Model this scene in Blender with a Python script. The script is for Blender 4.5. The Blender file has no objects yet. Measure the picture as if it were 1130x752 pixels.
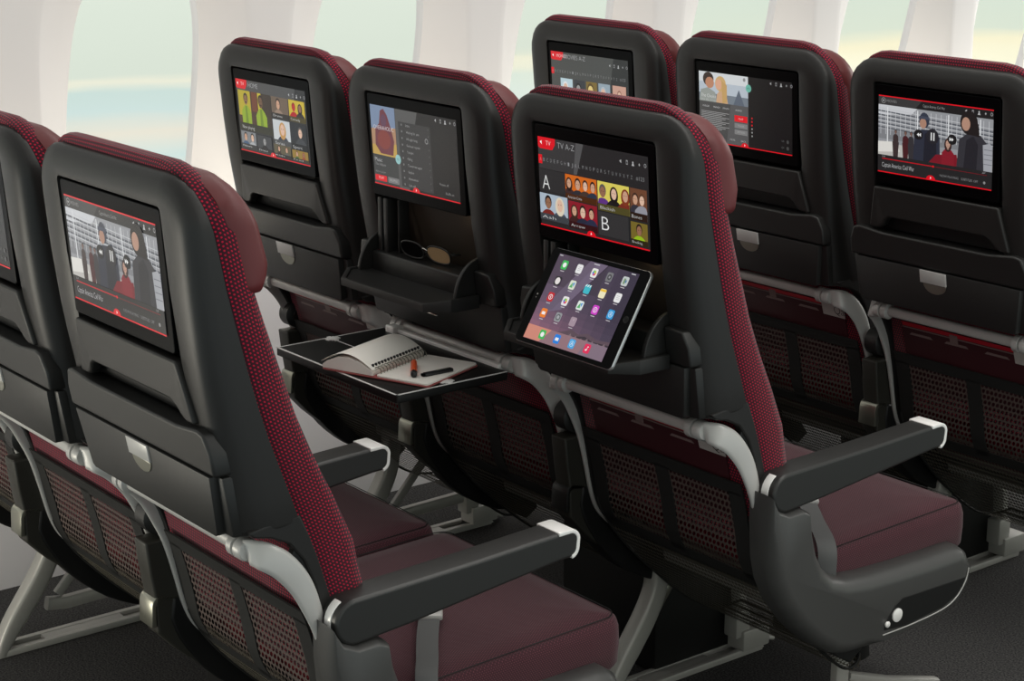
import bpy, bmesh, math, random
from mathutils import Vector, Matrix
C = bpy.context.scene.collection
PI = math.pi
PITCH = 0.83746; SPACING = 0.5; SX = 0.148

# ------------------------------------------------------------------ materials
def lin(c):
    return tuple((v/12.92 if v <= 0.04045 else ((v+0.055)/1.055)**2.4) for v in (x/255.0 for x in c))
MATS = {}
def pbr(name, rgb, rough=0.5, metal=0.0, spec=0.5, coat=0.0):
    m = bpy.data.materials.new(name); m.use_nodes = True
    b = m.node_tree.nodes['Principled BSDF']
    b.inputs['Base Color'].default_value = (*lin(rgb), 1)
    b.inputs['Roughness'].default_value = rough
    b.inputs['Metallic'].default_value = metal
    b.inputs['Specular IOR Level'].default_value = spec
    b.inputs['Coat Weight'].default_value = coat
    MATS[name] = m
    return m
def nn(m, t, **kw):
    n = m.node_tree.nodes.new(t)
    for k, v in kw.items(): setattr(n, k, v)
    return n
def ln(m, a, b): m.node_tree.links.new(a, b)
def math_node(m, op, a, b=None):
    n = nn(m, 'ShaderNodeMath', operation=op)
    for i, v in enumerate((a, b)):
        if v is None: continue
        if isinstance(v, (int, float)): n.inputs[i].default_value = v
        else: ln(m, v, n.inputs[i])
    return n.outputs[0]
def add_bump(m, scale, strength, dist=0.001, coord='Object'):
    b = m.node_tree.nodes['Principled BSDF']
    tc = nn(m, 'ShaderNodeTexCoord'); no = nn(m, 'ShaderNodeTexNoise'); no.inputs['Scale'].default_value = scale
    no.inputs['Detail'].default_value = 3
    ln(m, tc.outputs[coord], no.inputs['Vector'])
    bp = nn(m, 'ShaderNodeBump'); bp.inputs['Strength'].default_value = strength; bp.inputs['Distance'].default_value = dist
    ln(m, no.outputs['Fac'], bp.inputs['Height']); ln(m, bp.outputs[0], b.inputs['Normal'])

shell_m = pbr('shell_plastic', (35, 34, 33), 0.42, 0, 0.3); add_bump(shell_m, 900, 0.12, 0.0004)
dark_m = pbr('dark_plastic', (26, 26, 25), 0.45, 0, 0.45)
tray_m = pbr('tray_plastic', (30, 30, 29), 0.52, 0, 0.45); add_bump(tray_m, 1200, 0.1, 0.0003)
black_m = pbr('black_plastic', (17, 17, 17), 0.5, 0, 0.35)
bezel_m = pbr('bezel_gloss', (6, 6, 7), 0.28, 0, 0.05)
silver_m = pbr('silver_paint', (182, 181, 178), 0.36, 0.15, 0.5)
white_m = pbr('white_paint', (242, 241, 238), 0.3, 0.1, 0.5)
steel_m = pbr('brushed_metal', (150, 150, 138), 0.3, 0.85, 0.5)
chrome_m = pbr('bright_metal', (200, 198, 190), 0.2, 0.9, 0.5)
leather_m = pbr('maroon_leather', (92, 32, 34), 0.48, 0, 0.45); add_bump(leather_m, 500, 0.2, 0.0006)
arm_m = pbr('armrest_rubber', (40, 40, 39), 0.4, 0, 0.45); add_bump(arm_m, 1500, 0.12, 0.0003)
shroud_m = pbr('shroud_plastic', (72, 72, 71), 0.38, 0.15, 0.5)
trim_m = pbr('pocket_trim', (33, 33, 32), 0.7, 0, 0.3)
frame_m = pbr('frame_paint', (168, 167, 162), 0.38, 0.2, 0.5)
paper_m = pbr('paper', (250, 246, 238), 0.75, 0, 0.2)
cover_m = pbr('notebook_cover', (165, 92, 90), 0.6, 0, 0.3)
orange_m = pbr('orange_plastic', (232, 92, 48), 0.35, 0, 0.5)
pen_m = pbr('dark_pen', (42, 42, 44), 0.3, 0.3, 0.5)
red_m = pbr('red_print', (176, 22, 40), 0.5, 0, 0.4)
book_m = pbr('booklet_cover', (58, 20, 26), 0.55, 0, 0.35)
tag_m = pbr('tag_print', (176, 172, 168), 0.5, 0, 0.35)
dash_m = pbr('dash_print', (122, 104, 102), 0.5, 0, 0.35)
belt_m = pbr('belt_webbing', (86, 87, 87), 0.65, 0, 0.3)
tan_m = pbr('tan_lens', (176, 148, 110), 0.3, 0, 0.5)
alu_m = pbr('aluminium_edge', (205, 205, 205), 0.3, 0.7, 0.5)
divider_m = pbr('divider_plastic', (44, 43, 38), 0.5, 0, 0.4)
cavity_m = pbr('cavity_plastic', (58, 50, 42), 0.5, 0, 0.4)
wall_m = pbr('cabin_wall', (218, 215, 216), 0.55, 0, 0.3)

def weave(name, dark, mid, dot, su, sv, rough=0.85):
    """woven cloth: staggered little dots over a two-tone ground, laid along the UVs (metres)"""
    m = pbr(name, dark, rough, 0, 0.15)
    b = m.node_tree.nodes['Principled BSDF']
    uv = nn(m, 'ShaderNodeUVMap'); sp = nn(m, 'ShaderNodeSeparateXYZ'); ln(m, uv.outputs[0], sp.inputs[0])
    u = math_node(m, 'MULTIPLY', sp.outputs[0], su); v = math_node(m, 'MULTIPLY', sp.outputs[1], sv)
    row = math_node(m, 'FLOOR', v)
    half = math_node(m, 'MULTIPLY', math_node(m, 'MODULO', row, 2.0), 0.5)
    fu = math_node(m, 'SUBTRACT', math_node(m, 'FRACT', math_node(m, 'ADD', math_node(m, 'ADD', u, half), 1000.0)), 0.5)
    fv = math_node(m, 'SUBTRACT', math_node(m, 'FRACT', math_node(m, 'ADD', v, 1000.0)), 0.5)
    r = math_node(m, 'SQRT', math_node(m, 'ADD', math_node(m, 'MULTIPLY', math_node(m, 'MULTIPLY', fu, fu), 1.3), math_node(m, 'MULTIPLY', fv, fv)))
    mr = nn(m, 'ShaderNodeMapRange'); mr.inputs['From Min'].default_value = 0.34; mr.inputs['From Max'].default_value = 0.17
    ln(m, r, mr.inputs['Value'])
    w2 = math_node(m, 'MULTIPLY', math_node(m, 'ADD', math_node(m, 'SINE', math_node(m, 'MULTIPLY', math_node(m, 'ADD', u, v), 12.566)), 1.0), 0.5)
    mx = nn(m, 'ShaderNodeMix', data_type='RGBA'); mx.inputs[6].default_value = (*lin(dark), 1); mx.inputs[7].default_value = (*lin(mid), 1)
    ln(m, w2, mx.inputs[0])
    mx2 = nn(m, 'ShaderNodeMix', data_type='RGBA'); mx2.inputs[7].default_value = (*lin(dot), 1)
    ln(m, mr.outputs[0], mx2.inputs[0]); ln(m, mx.outputs[2], mx2.inputs[6]); ln(m, mx2.outputs[2], b.inputs['Base Color'])
    bp = nn(m, 'ShaderNodeBump'); bp.inputs['Strength'].default_value = 0.35; bp.inputs['Distance'].default_value = 0.0008
    ln(m, mr.outputs[0], bp.inputs['Height']); ln(m, bp.outputs[0], b.inputs['Normal'])
    b.inputs['Sheen Weight'].default_value = 0.15
    return m
back_fab = weave('red_dotted_cloth', (34, 17, 25), (70, 25, 38), (182, 22, 54), 168, 190)
seat_fab = weave('plum_woven_cloth', (48, 28, 33), (75, 43, 50), (100, 58, 66), 230, 300)
def stripes(name, a, c, scale, rough=0.85):
    m = pbr(name, a, rough, 0, 0.15); b = m.node_tree.nodes['Principled BSDF']
    tc = nn(m, 'ShaderNodeTexCoord'); w = nn(m, 'ShaderNodeTexWave'); w.bands_direction = 'X'
    w.inputs['Scale'].default_value = scale; ln(m, tc.outputs['Object'], w.inputs['Vector'])
    mx = nn(m, 'ShaderNodeMix', data_type='RGBA'); mx.inputs[6].default_value = (*lin(a), 1); mx.inputs[7].default_value = (*lin(c), 1)
    ln(m, w.outputs[1], mx.inputs[0]); ln(m, mx.outputs[2], b.inputs['Base Color'])
    return m
lumbar_fab = stripes('crimson_ribbed_cloth', (70, 18, 26), (132, 36, 48), 55)

def net(name, rgb, su, sv, hole, slant=0.0):
    """open netting: real see-through holes, threads in between"""
    m = pbr(name, rgb, 0.7, 0, 0.3); b = m.node_tree.nodes['Principled BSDF']
    uv = nn(m, 'ShaderNodeUVMap'); sp = nn(m, 'ShaderNodeSeparateXYZ'); ln(m, uv.outputs[0], sp.inputs[0])
    u = math_node(m, 'MULTIPLY', math_node(m, 'ADD', sp.outputs[0], math_node(m, 'MULTIPLY', sp.outputs[1], slant)), su)
    v = math_node(m, 'MULTIPLY', sp.outputs[1], sv)
    row = math_node(m, 'FLOOR', math_node(m, 'ADD', v, 1000.0))
    half = math_node(m, 'MULTIPLY', math_node(m, 'MODULO', row, 2.0), 0.5)
    fu = math_node(m, 'SUBTRACT', math_node(m, 'FRACT', math_node(m, 'ADD', math_node(m, 'ADD', u, half), 1000.0)), 0.5)
    fv = math_node(m, 'SUBTRACT', math_node(m, 'FRACT', math_node(m, 'ADD', v, 1000.0)), 0.5)
    r = math_node(m, 'SQRT', math_node(m, 'ADD', math_node(m, 'MULTIPLY', fu, fu), math_node(m, 'MULTIPLY', fv, fv)))
    isth = math_node(m, 'GREATER_THAN', r, hole)
    tr = nn(m, 'ShaderNodeBsdfTransparent'); ms = nn(m, 'ShaderNodeMixShader')
    out = m.node_tree.nodes['Material Output']
    ln(m, isth, ms.inputs[0]); ln(m, tr.outputs[0], ms.inputs[1]); ln(m, b.outputs[0], ms.inputs[2]); ln(m, ms.outputs[0], out.inputs['Surface'])
    return m
net_coarse = net('brown_netting', (84, 72, 68), 100, 80, 0.37, 0.35)
net_fine = net('black_netting', (86, 82, 72), 120, 60, 0.39)

def emis_attr(name, strength=1.0):
    m = bpy.data.materials.new(name); m.use_nodes = True
    b = m.node_tree.nodes['Principled BSDF']
    a = nn(m, 'ShaderNodeAttribute'); a.attribute_name = 'Col'
    b.inputs['Base Color'].default_value = (0.01, 0.01, 0.01, 1); b.inputs['Roughness'].default_value = 0.25
    b.inputs['Specular IOR Level'].default_value = 0.3
    ln(m, a.outputs['Color'], b.inputs['Emission Color']); b.inputs['Emission Strength'].default_value = strength
    return m
display_m = emis_attr('lit_display', 0.85)
lampglow_m = pbr('lamp_lens', (255, 232, 190)); lampglow_m.node_tree.nodes['Principled BSDF'].inputs['Emission Color'].default_value = (1, .82, .55, 1); lampglow_m.node_tree.nodes['Principled BSDF'].inputs['Emission Strength'].default_value = 5

# ------------------------------------------------------------------ mesh helpers
def obj(name, me, mat=None, parent=None, loc=None):
    o = bpy.data.objects.new(name, me); C.objects.link(o)
    if mat and not me.materials: me.materials.append(mat)
    if parent: o.parent = parent
    if loc: o.location = loc
    return o
def finish(bm, bevel=0, seg=2, smooth=True, ang=30):
    bmesh.ops.remove_doubles(bm, verts=bm.verts, dist=1e-6)
    bmesh.ops.recalc_face_normals(bm, faces=bm.faces)
    if bevel:
        es = [e for e in bm.edges if len(e.link_faces) == 2 and e.calc_face_angle(0) > math.radians(ang)]
        bmesh.ops.bevel(bm, geom=es, offset=bevel, segments=seg, profile=0.5, affect='EDGES', clamp_overlap=True)
    me = bpy.data.meshes.new('m'); bm.to_mesh(me); bm.free()
    if smooth:
        me.polygons.foreach_set('use_smooth', [True]*len(me.polygons))
        me.set_sharp_from_angle(angle=math.radians(38))
        for p in me.polygons:
            if len(p.vertices) > 6: p.use_smooth = False
    return me
def add_box(bm, x0, x1, y0, y1, z0, z1):
    v = [bm.verts.new((x, y, z)) for x in (x0, x1) for y in (y0, y1) for z in (z0, z1)]
    for f in ((0,1,3,2),(4,6,7,5),(0,4,5,1),(2,3,7,6),(0,2,6,4),(1,5,7,3)): bm.faces.new([v[i] for i in f])
def box(x0, x1, y0, y1, z0, z1, bevel=0.002, seg=2):
    bm = bmesh.new(); add_box(bm, x0, x1, y0, y1, z0, z1); return finish(bm, bevel, seg)
def add_prism(bm, poly, fn, w0, w1):
    a = [bm.verts.new(fn(p[0], p[1], w0)) for p in poly]; b = [bm.verts.new(fn(p[0], p[1], w1)) for p in poly]
    n = len(poly)
    bm.faces.new(a); bm.faces.new(list(reversed(b)))
    for i in range(n): bm.faces.new((a[i], b[i], b[(i+1) % n], a[(i+1) % n]))
def prism(poly, fn, w0, w1, bevel=0.002, seg=2, ang=30):
    bm = bmesh.new(); add_prism(bm, poly, fn, w0, w1); return finish(bm, bevel, seg, ang=ang)
YZ = lambda a, b, w: (w, a, b)
XY = lambda a, b, w: (a, b, w)
def rr(x0, x1, z0, z1, r, nc=6, ns=4):
    """rounded rectangle, corner arcs of nc steps, sides cut into ns"""
    rs = r if isinstance(r, (tuple, list)) else (r, r, r, r)    # bl, br, tr, tl
    cs = [(x0+rs[0], z0+rs[0], rs[0], PI), (x1-rs[1], z0+rs[1], rs[1], 1.5*PI), (x1-rs[2], z1-rs[2], rs[2], 0), (x0+rs[3], z1-rs[3], rs[3], 0.5*PI)]
    pts = []
    for k, (cx, cz, q, a) in enumerate(cs):
        arc = [(cx+q*math.cos(a+i*PI/2/nc), cz+q*math.sin(a+i*PI/2/nc)) for i in range(nc+1)]
        pts += arc
        nx = cs[(k+1) % 4]; e = (nx[0]+nx[2]*math.cos(nx[3]), nx[1]+nx[2]*math.sin(nx[3])); s = arc[-1]
        for i in range(1, ns): pts.append((s[0]+(e[0]-s[0])*i/ns, s[1]+(e[1]-s[1])*i/ns))
    return pts
def loft(rings, cap0=True, cap1=True, closed=True, uv=True, bevel=0):
    bm = bmesh.new(); L = bm.loops.layers.uv.new('UVMap') if uv else None
    n = len(rings[0]); V = [[bm.verts.new(p) for p in r] for r in rings]
    ref = max(rings, key=lambda r: sum((Vector(r[i])-Vector(r[i-1])).length for i in range(n)))
    U = [0.0]
    for i in range(n): U.append(U[-1]+(Vector(ref[(i+1) % n])-Vector(ref[i])).length)
    W = [[0.0]*(n+1)]
    for k in range(1, len(rings)):
        W.append([W[-1][i]+(Vector(rings[k][i % n])-Vector(rings[k-1][i % n])).length for i in range(n+1)])
    for k in range(len(rings)-1):
        for i in range(n if closed else n-1):
            j = (i+1) % n
            f = bm.faces.new((V[k][i], V[k][j], V[k+1][j], V[k+1][i]))
            if L:
                for lp, (a, b) in zip(f.loops, ((i, k), (i+1, k), (i+1, k+1), (i, k+1))): lp[L].uv = (U[a], W[b][a])
    for c, r in ((cap0, 0), (cap1, -1)):
        if c:
            f = bm.faces.new(V[r])
            if L:
                for lp in f.loops: lp[L].uv = (lp.vert.co.x, lp.vert.co.z)
    bmesh.ops.recalc_face_normals(bm, faces=bm.faces)
    me = bpy.data.meshes.new('m'); bm.to_mesh(me); bm.free()
    me.polygons.foreach_set('use_smooth', [True]*len(me.polygons)); me.set_sharp_from_angle(angle=math.radians(50))
    return me
def sweep(path, wdir, hw, ht, n=12, sq=2.0, cap=True):
    """sweep a superellipse section: half width hw[i] along wdir[i], half thickness ht[i]"""
    P = [Vector(p) for p in path]; rings = []
    for i, p in enumerate(P):
        t = (P[min(i+1, len(P)-1)]-P[max(i-1, 0)]).normalized()
        w = Vector(wdir[i] if isinstance(wdir, list) else wdir); w = (w-t*w.dot(t)).normalized(); b = t.cross(w)
        a_ = hw[i] if isinstance(hw, list) else hw; c_ = ht[i] if isinstance(ht, list) else ht
        ring = []
        for k in range(n):
            th = 2*PI*k/n; c, s = math.cos(th), math.sin(th)
            cc = math.copysign(abs(c)**(2/sq), c); ss = math.copysign(abs(s)**(2/sq), s)
            ring.append(tuple(p+w*a_*cc+b*c_*ss))
        rings.append(ring)
    return loft(rings, cap, cap, uv=False)
def tube(path, r, n=12): return sweep(path, (0.3, 0.2, 1), r, r, n)
def smooth_path(pts, k=6):
    """Catmull-Rom through points (any dimension)"""
    out = []; m = len(pts)
    for i in range(m-1):
        p0, p1, p2, p3 = pts[max(i-1, 0)], pts[i], pts[i+1], pts[min(i+2, m-1)]
        for s in range(k):
            t = s/k
            out.append(tuple(0.5*((2*b)+(c-a)*t+(2*a-5*b+4*c-d)*t*t+(-a+3*b-3*c+d)*t**3) for a, b, c, d in zip(p0, p1, p2, p3)))
    out.append(tuple(pts[-1])); return out
def interp(tab, z):
    if z <= tab[0][0]: return tab[0][1]
    for (a, va), (b, vb) in zip(tab, tab[1:]):
        if z <= b: return va+(vb-va)*(z-a)/(b-a)
    return tab[-1][1]
def lathe(prof, n=16, axis='z'):
    rings = []
    for r, h in prof:
        ring = []
        for k in range(n):
            a = 2*PI*k/n; c, s = r*math.cos(a), r*math.sin(a)
            ring.append({'z': (c, s, h), 'x': (h, c, s), 'y': (c, h, s)}[axis])
        rings.append(ring)
    return loft(rings, uv=False)
def shifted(me, v):
    me.transform(Matrix.Translation(v)); return me
def joined(*mes):
    bm = bmesh.new()
    for me in mes: bm.from_mesh(me)
    me = bpy.data.meshes.new('m'); bm.to_mesh(me); bm.free()
    me.polygons.foreach_set('use_smooth', [True]*len(me.polygons)); me.set_sharp_from_angle(angle=math.radians(40))
    return me
CACHE = {}
def part(name, key, fn, mat, parent, label=None):
    if key not in CACHE: CACHE[key] = fn()
    o = obj(name, CACHE[key], mat, parent)
    if label: o['label'] = label
    return o
def empty(name, loc, label, cat, group=None, rotz=0):
    o = bpy.data.objects.new(name, None); C.objects.link(o); o.location = loc; o.rotation_euler = (0, 0, rotz)
    o.empty_display_size = 0.05
    o['label'] = label; o['category'] = cat
    if group: o['group'] = group
    return o

# ------------------------------------------------------------------ lit displays (text, pictures) as flat inlays on the screens
GLYPH = {}
def text_polys(s):
    if s in GLYPH: return GLYPH[s]
    cu = bpy.data.curves.new('t', 'FONT'); cu.body = s; cu.resolution_u = 3; cu.fill_mode = 'FRONT'; cu.offset = -0.013
    o = bpy.data.objects.new('t', cu); C.objects.link(o)
    dg = bpy.context.evaluated_depsgraph_get(); dg.update()
    me = o.evaluated_get(dg).to_mesh()
    vs = [(v.co.x, v.co.y) for v in me.vertices]; fs = [list(p.vertices) for p in me.polygons]
    xs = [v[0] for v in vs] or [0, 1]; ys = [v[1] for v in vs] or [0, 1]
    GLYPH[s] = (vs, fs, min(xs), max(xs), min(ys), max(ys))
    o.evaluated_get(dg).to_mesh_clear(); bpy.data.objects.remove(o); bpy.data.curves.remove(cu)
    return GLYPH[s]
class Disp:
    """display content: u to the right, v downwards, each later shape a hair in front of the earlier ones"""
    def __init__(s, fn, asp, step=0.00001): s.fn, s.asp, s.k, s.step = fn, asp, 0, step; s.v, s.f, s.c = [], [], []
    def poly(s, pts, col):
        s.k += 1; b = len(s.v); s.v += [s.fn(u, v, s.k*s.step) for u, v in pts]
        s.f.append(list(range(b, b+len(pts)))); s.c.append(lin(col))
    def rect(s, u0, v0, u1, v1, col): s.poly([(u0, v0), (u1, v0), (u1, v1), (u0, v1)], col)
    def rrect(s, u0, v0, u1, v1, r, col):
        s.poly([(x, y) for x, y in rr(u0*s.asp, u1*s.asp, v0, v1, r, 4, 1)] and [(x/s.asp, y) for x, y in rr(u0*s.asp, u1*s.asp, v0, v1, r, 4, 1)], col)
    def ell(s, cu, cv, ru, rv, col, n=18, a0=0, a1=2*PI):
        s.poly([(cu+ru*math.cos(a0+(a1-a0)*i/n), cv+rv*math.sin(a0+(a1-a0)*i/n)) for i in range(n+(1 if a1-a0 < 6.2 else 0))], col)
    def text(s, t, u, v, h, col, w=None):
        """left end u, baseline v, cap height h, optional total width w (in u)"""
        vs, fs, x0, x1, y0, y1 = text_polys(t)
        k = h/0.69; ku = k/s.asp if w is None else w/(x1-x0)
        s.k += 1; b = len(s.v); s.v += [s.fn(u+(x-x0)*ku, v-y*k, s.k*s.step) for x, y in vs]
        for f in fs: s.f.append([b+i for i in f]); s.c.append(lin(col))
    def person(s, cu, cv, h, cloth, skin, hair, long_hair=False, wide=1.0):
        """head and shoulders, head centre cu, cv, head height h"""
        w = h*0.36/s.asp*1.0
        s.poly([(cu-w*2.6*wide, cv+h*3.0), (cu-w*2.4*wide, cv+h*1.1), (cu-w*1.5*wide, cv+h*0.75), (cu-w*0.5, cv+h*0.55), (cu+w*0.5, cv+h*0.55), (cu+w*1.5*wide, cv+h*0.75), (cu+w*2.4*wide, cv+h*1.1), (cu+w*2.6*wide, cv+h*3.0)], cloth)
        if long_hair: s.ell(cu, cv+h*0.15, w*1.45, h*0.78, hair)
        else: s.ell(cu, cv-h*0.1, w*1.12, h*0.52, hair)
        s.rect(cu-w*0.4, cv, cu+w*0.4, cv+h*0.68, tuple(int(x*0.82) for x in skin))
        s.ell(cu, cv+h*0.04, w*0.88, h*0.46, skin)
        for sg in (-1, 1): s.ell(cu+sg*w*0.36, cv-h*0.03, w*0.13, h*0.035, tuple(int(x*0.4) for x in skin), 8)
        s.rect(cu-w*0.3, cv+h*0.24, cu+w*0.3, cv+h*0.27, tuple(int(x*0.55) for x in skin))
    def build(s, name, parent, mat=display_m):
        me = bpy.data.meshes.new('d'); me.from_pydata(s.v, [], s.f)
        at = me.color_attributes.new('Col', 'FLOAT_COLOR', 'CORNER'); i = 0; buf = []
        for f, c in zip(s.f, s.c): buf += [*c, 1.0]*len(f)
        at.data.foreach_set('color', buf)
        return obj(name, me, mat, parent)
RED = (226, 10, 30); DK = (38, 38, 40); GREY = (190, 190, 192)
def status_icons(d, u, v, k=1.0):
    d.poly([(u-.008*k, v-.012), (u+.008*k, v-.03), (u+.008*k, v+.012)], GREY)
    d.rect(u+.05, v-.034, u+.066, v+.014, (150, 150, 152)); d.rect(u+.053, v-.02, u+.063, v+.004, DK)
    d.ell(u+.11, v-.02, .006, .012, GREY, 8); d.poly([(u+.098, v+.016), (u+.11, v-.022), (u+.122, v+.016)], GREY)
    d.rect(u+.158, v-.012, u+.172, v-.006, GREY); d.rect(u+.163, v-.024, u+.167, v+.006, GREY)
    d.ell(u+.215, v-.01, .011, .022, (150, 150, 152), 14); d.ell(u+.215, v-.01, .007, .014, DK, 12)
def base_line(d, u=0.48):
    d.rect(0, .986, 1, 1.0, RED)
    d.ell(u, .99, .04, .055, RED, 16, PI, 2*PI); d.poly([(u-.006, .985), (u-.003, .95), (u+.006, .972)], (255, 235, 235))
def tab(d, title, word):
    d.poly([(0, 0), (.165, 0), (.162, .07), (.135, .13), (.02, .13), (0, .11)], RED)
    d.poly([(.018, .055), (.036, .04), (.036, .085)], (255, 255, 255)); d.text(word, .075, .085, .05, (255, 225, 225))
    d.text(title, .185, .095, .065, (172, 172, 174))
def alphabet(d, v, cols=26):
    d.rect(.0, v-.07, .035, v+.03, RED)
    for i, ch in enumerate('ABCDEFGHIJKLMNOPQRSTUVWXYZ'):
        d.text(ch, .012+.0335*i, v, .04, (150, 150, 152), .014)
    d.text('#123', .895, v, .042, (150, 150, 152), .07)
def reflect(d, u0, u1, v1=1.0, tone=(58, 58, 59)):
    d.poly([(u0, 0), (u1, 0), (u1-.09, v1), (u0, v1)], tone)
def scr_movie(d):
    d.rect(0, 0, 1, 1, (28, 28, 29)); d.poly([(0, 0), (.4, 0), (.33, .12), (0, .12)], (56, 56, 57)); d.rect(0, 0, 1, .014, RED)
    d.ell(.045, .065, .02, .036, (150, 150, 150)); d.ell(.045, .065, .016, .029, (50, 50, 50)); d.poly([(.04, .05), (.04, .08), (.052, .065)], GREY)
    d.text('MOVIES', .075, .082, .034, (150, 150, 150)); d.text('Captain America: Civil War', .4, .085, .036, (170, 170, 170), .19); status_icons(d, .77, .07)
    t, b = .12, .77
    d.rect(0, t, 1, b, (150, 152, 156)); d.poly([(0, t), (.35, t), (.3, .2), (0, .26)], (206, 208, 212)); d.rect(0, .44, 1, .56, (128, 130, 134))
    for k in range(5):
        v = .19+.052*k; d.poly([(0, v-.03), (1, v+.045), (1, v+.052), (0, v-.02)], (196, 198, 202)); d.poly([(0, v), (1, v+.075), (1, v+.096), (0, v+.018)], (92, 96, 103))
    for k in range(22): d.rect(.02+.045*k, t+.03, .024+.045*k, .5, (202, 204, 208))
    for k in range(4): d.rect(.08+.27*k, t+.02, .09+.27*k, .66, (222, 224, 226))
    d.poly([(0, .6), (1, .66), (1, b), (0, b)], (192, 189, 184)); d.poly([(0, .6), (.16, .58), (.2, .7), (0, .74)], (226, 224, 218))
    for cu, h, cl in ((.16, .05, (60, 48, 48)), (.25, .055, (72, 30, 34)), (.3, .05, (52, 50, 54))):
        d.person(cu, .45, h, cl, (120, 90, 80), (40, 34, 32)); d.poly([(cu-.03, .58), (cu+.03, .58), (cu+.022, b), (cu-.022, b)], cl)
    d.poly([(.32, b), (.33, .44), (.39, .37), (.47, .36), (.55, .44), (.56, b)], (44, 48, 62)); d.poly([(.41, b), (.42, .42), (.47, .37), (.52, .44), (.53, b)], (30, 32, 42))
    d.ell(.415, .25, .045, .1, (52, 58, 72)); d.ell(.405, .29, .03, .065, (172, 132, 112)); d.rect(.37, .2, .46, .235, (66, 72, 88))
    d.poly([(.46, b), (.52, .66), (.7, .62), (.72, b)], (122, 22, 36)); d.person(.625, .5, .11, (132, 26, 40), (190, 150, 132), (52, 28, 26), True)
    d.poly([(.7, b+0), (.72, .42), (.8, .32), (.9, .34), (.97, .46), (.97, b)], (50, 50, 56)); d.poly([(.76, b), (.78, .42), (.84, .36), (.88, .46), (.87, b)], (34, 34, 40))
    d.ell(.8, .2, .075, .15, (30, 26, 26)); d.poly([(.74, .2), (.88, .2), (.89, .36), (.77, .34)], (30, 26, 26)); d.ell(.775, .22, .036, .085, (182, 142, 122))
    d.poly([(.92, .45), (.98, .42), (1, .46), (1, b), (.93, b)], (164, 166, 172))
    for k in range(4): d.rect(.93, .5+.06*k, 1, .508+.06*k, (112, 114, 122))
    for u in (.365, .66): d.ell(u, .44, .04, .065, (24, 24, 26))
    for sg, u in ((-1, .37), (1, .655)):
        for q in (0, .018): d.poly([(u+sg*(q-.018), .415), (u+sg*q, .44), (u+sg*(q-.018), .465)], (240, 240, 240))
    d.ell(.49, .44, .055, .1, (36, 36, 42)); d.rect(.475, .39, .484, .49, (245, 245, 245)); d.rect(.498, .39, .507, .49, (245, 245, 245))
    d.rect(0, b, 1, .985, (34, 34, 35)); d.rect(.04, .815, .96, .822, (120, 16, 26)); d.rect(.04, .812, .5, .824, (190, 14, 30)); d.ell(.5, .818, .008, .014, RED)
    d.text('0:34', .04, .8, .02, GREY); d.text('2:27', .92, .8, .02, GREY)
    d.text('Captain America: Civil War', .04, .925, .058, (206, 206, 208), .29); d.text('NOW PLAYING', .56, .93, .03, (150, 150, 152), .16); d.text('SUBTITLES  OFF', .745, .93, .03, (150, 150, 152), .14)
    d.ell(.94, .915, .01, .018, (140, 140, 140)); base_line(d)
def tile(d, u0, v0, u1, v1, bg, ppl, cap='Episode'):
    d.rect(u0, v0, u1, v1, bg); W = u1-u0; H = v1-v0
    for (a, hh, cl, sk, hr, lg) in ppl:
        h = H*hh; w = h*0.36/d.asp
        cu = u0+W*a; cv = v0+H*.34
        lim = lambda x: min(max(x, u0), u1)
        d.poly([(lim(cu-w*2.9), v1), (lim(cu-w*2.5), cv+h*.95), (lim(cu-w*1.4), cv+h*.62), (lim(cu-w*.6), cv+h*.5), (lim(cu+w*.6), cv+h*.5), (lim(cu+w*1.4), cv+h*.62), (lim(cu+w*2.5), cv+h*.95), (lim(cu+w*2.9), v1)], cl)
        d.ell(cu, cv+(h*.12 if lg else -h*.08), w*(1.35 if lg else 1.1), h*(.66 if lg else .5), hr, 14); d.ell(cu, cv+h*.04, w*.85, h*.43, sk, 14)
        for sg in (-1, 1): d.ell(cu+sg*w*.34, cv-h*.02, w*.12, h*.04, (50, 34, 30), 6)
    d.rect(u0, v1-H*.24, u1, v1, tuple(int(c*.35) for c in bg)); d.text(cap, u0+W*.07, v1-H*.06, H*.11, (215, 215, 215), min(W*.6, .13))
SK1, SK2, SK3 = (206, 160, 132), (150, 106, 80), (226, 188, 164)
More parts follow.
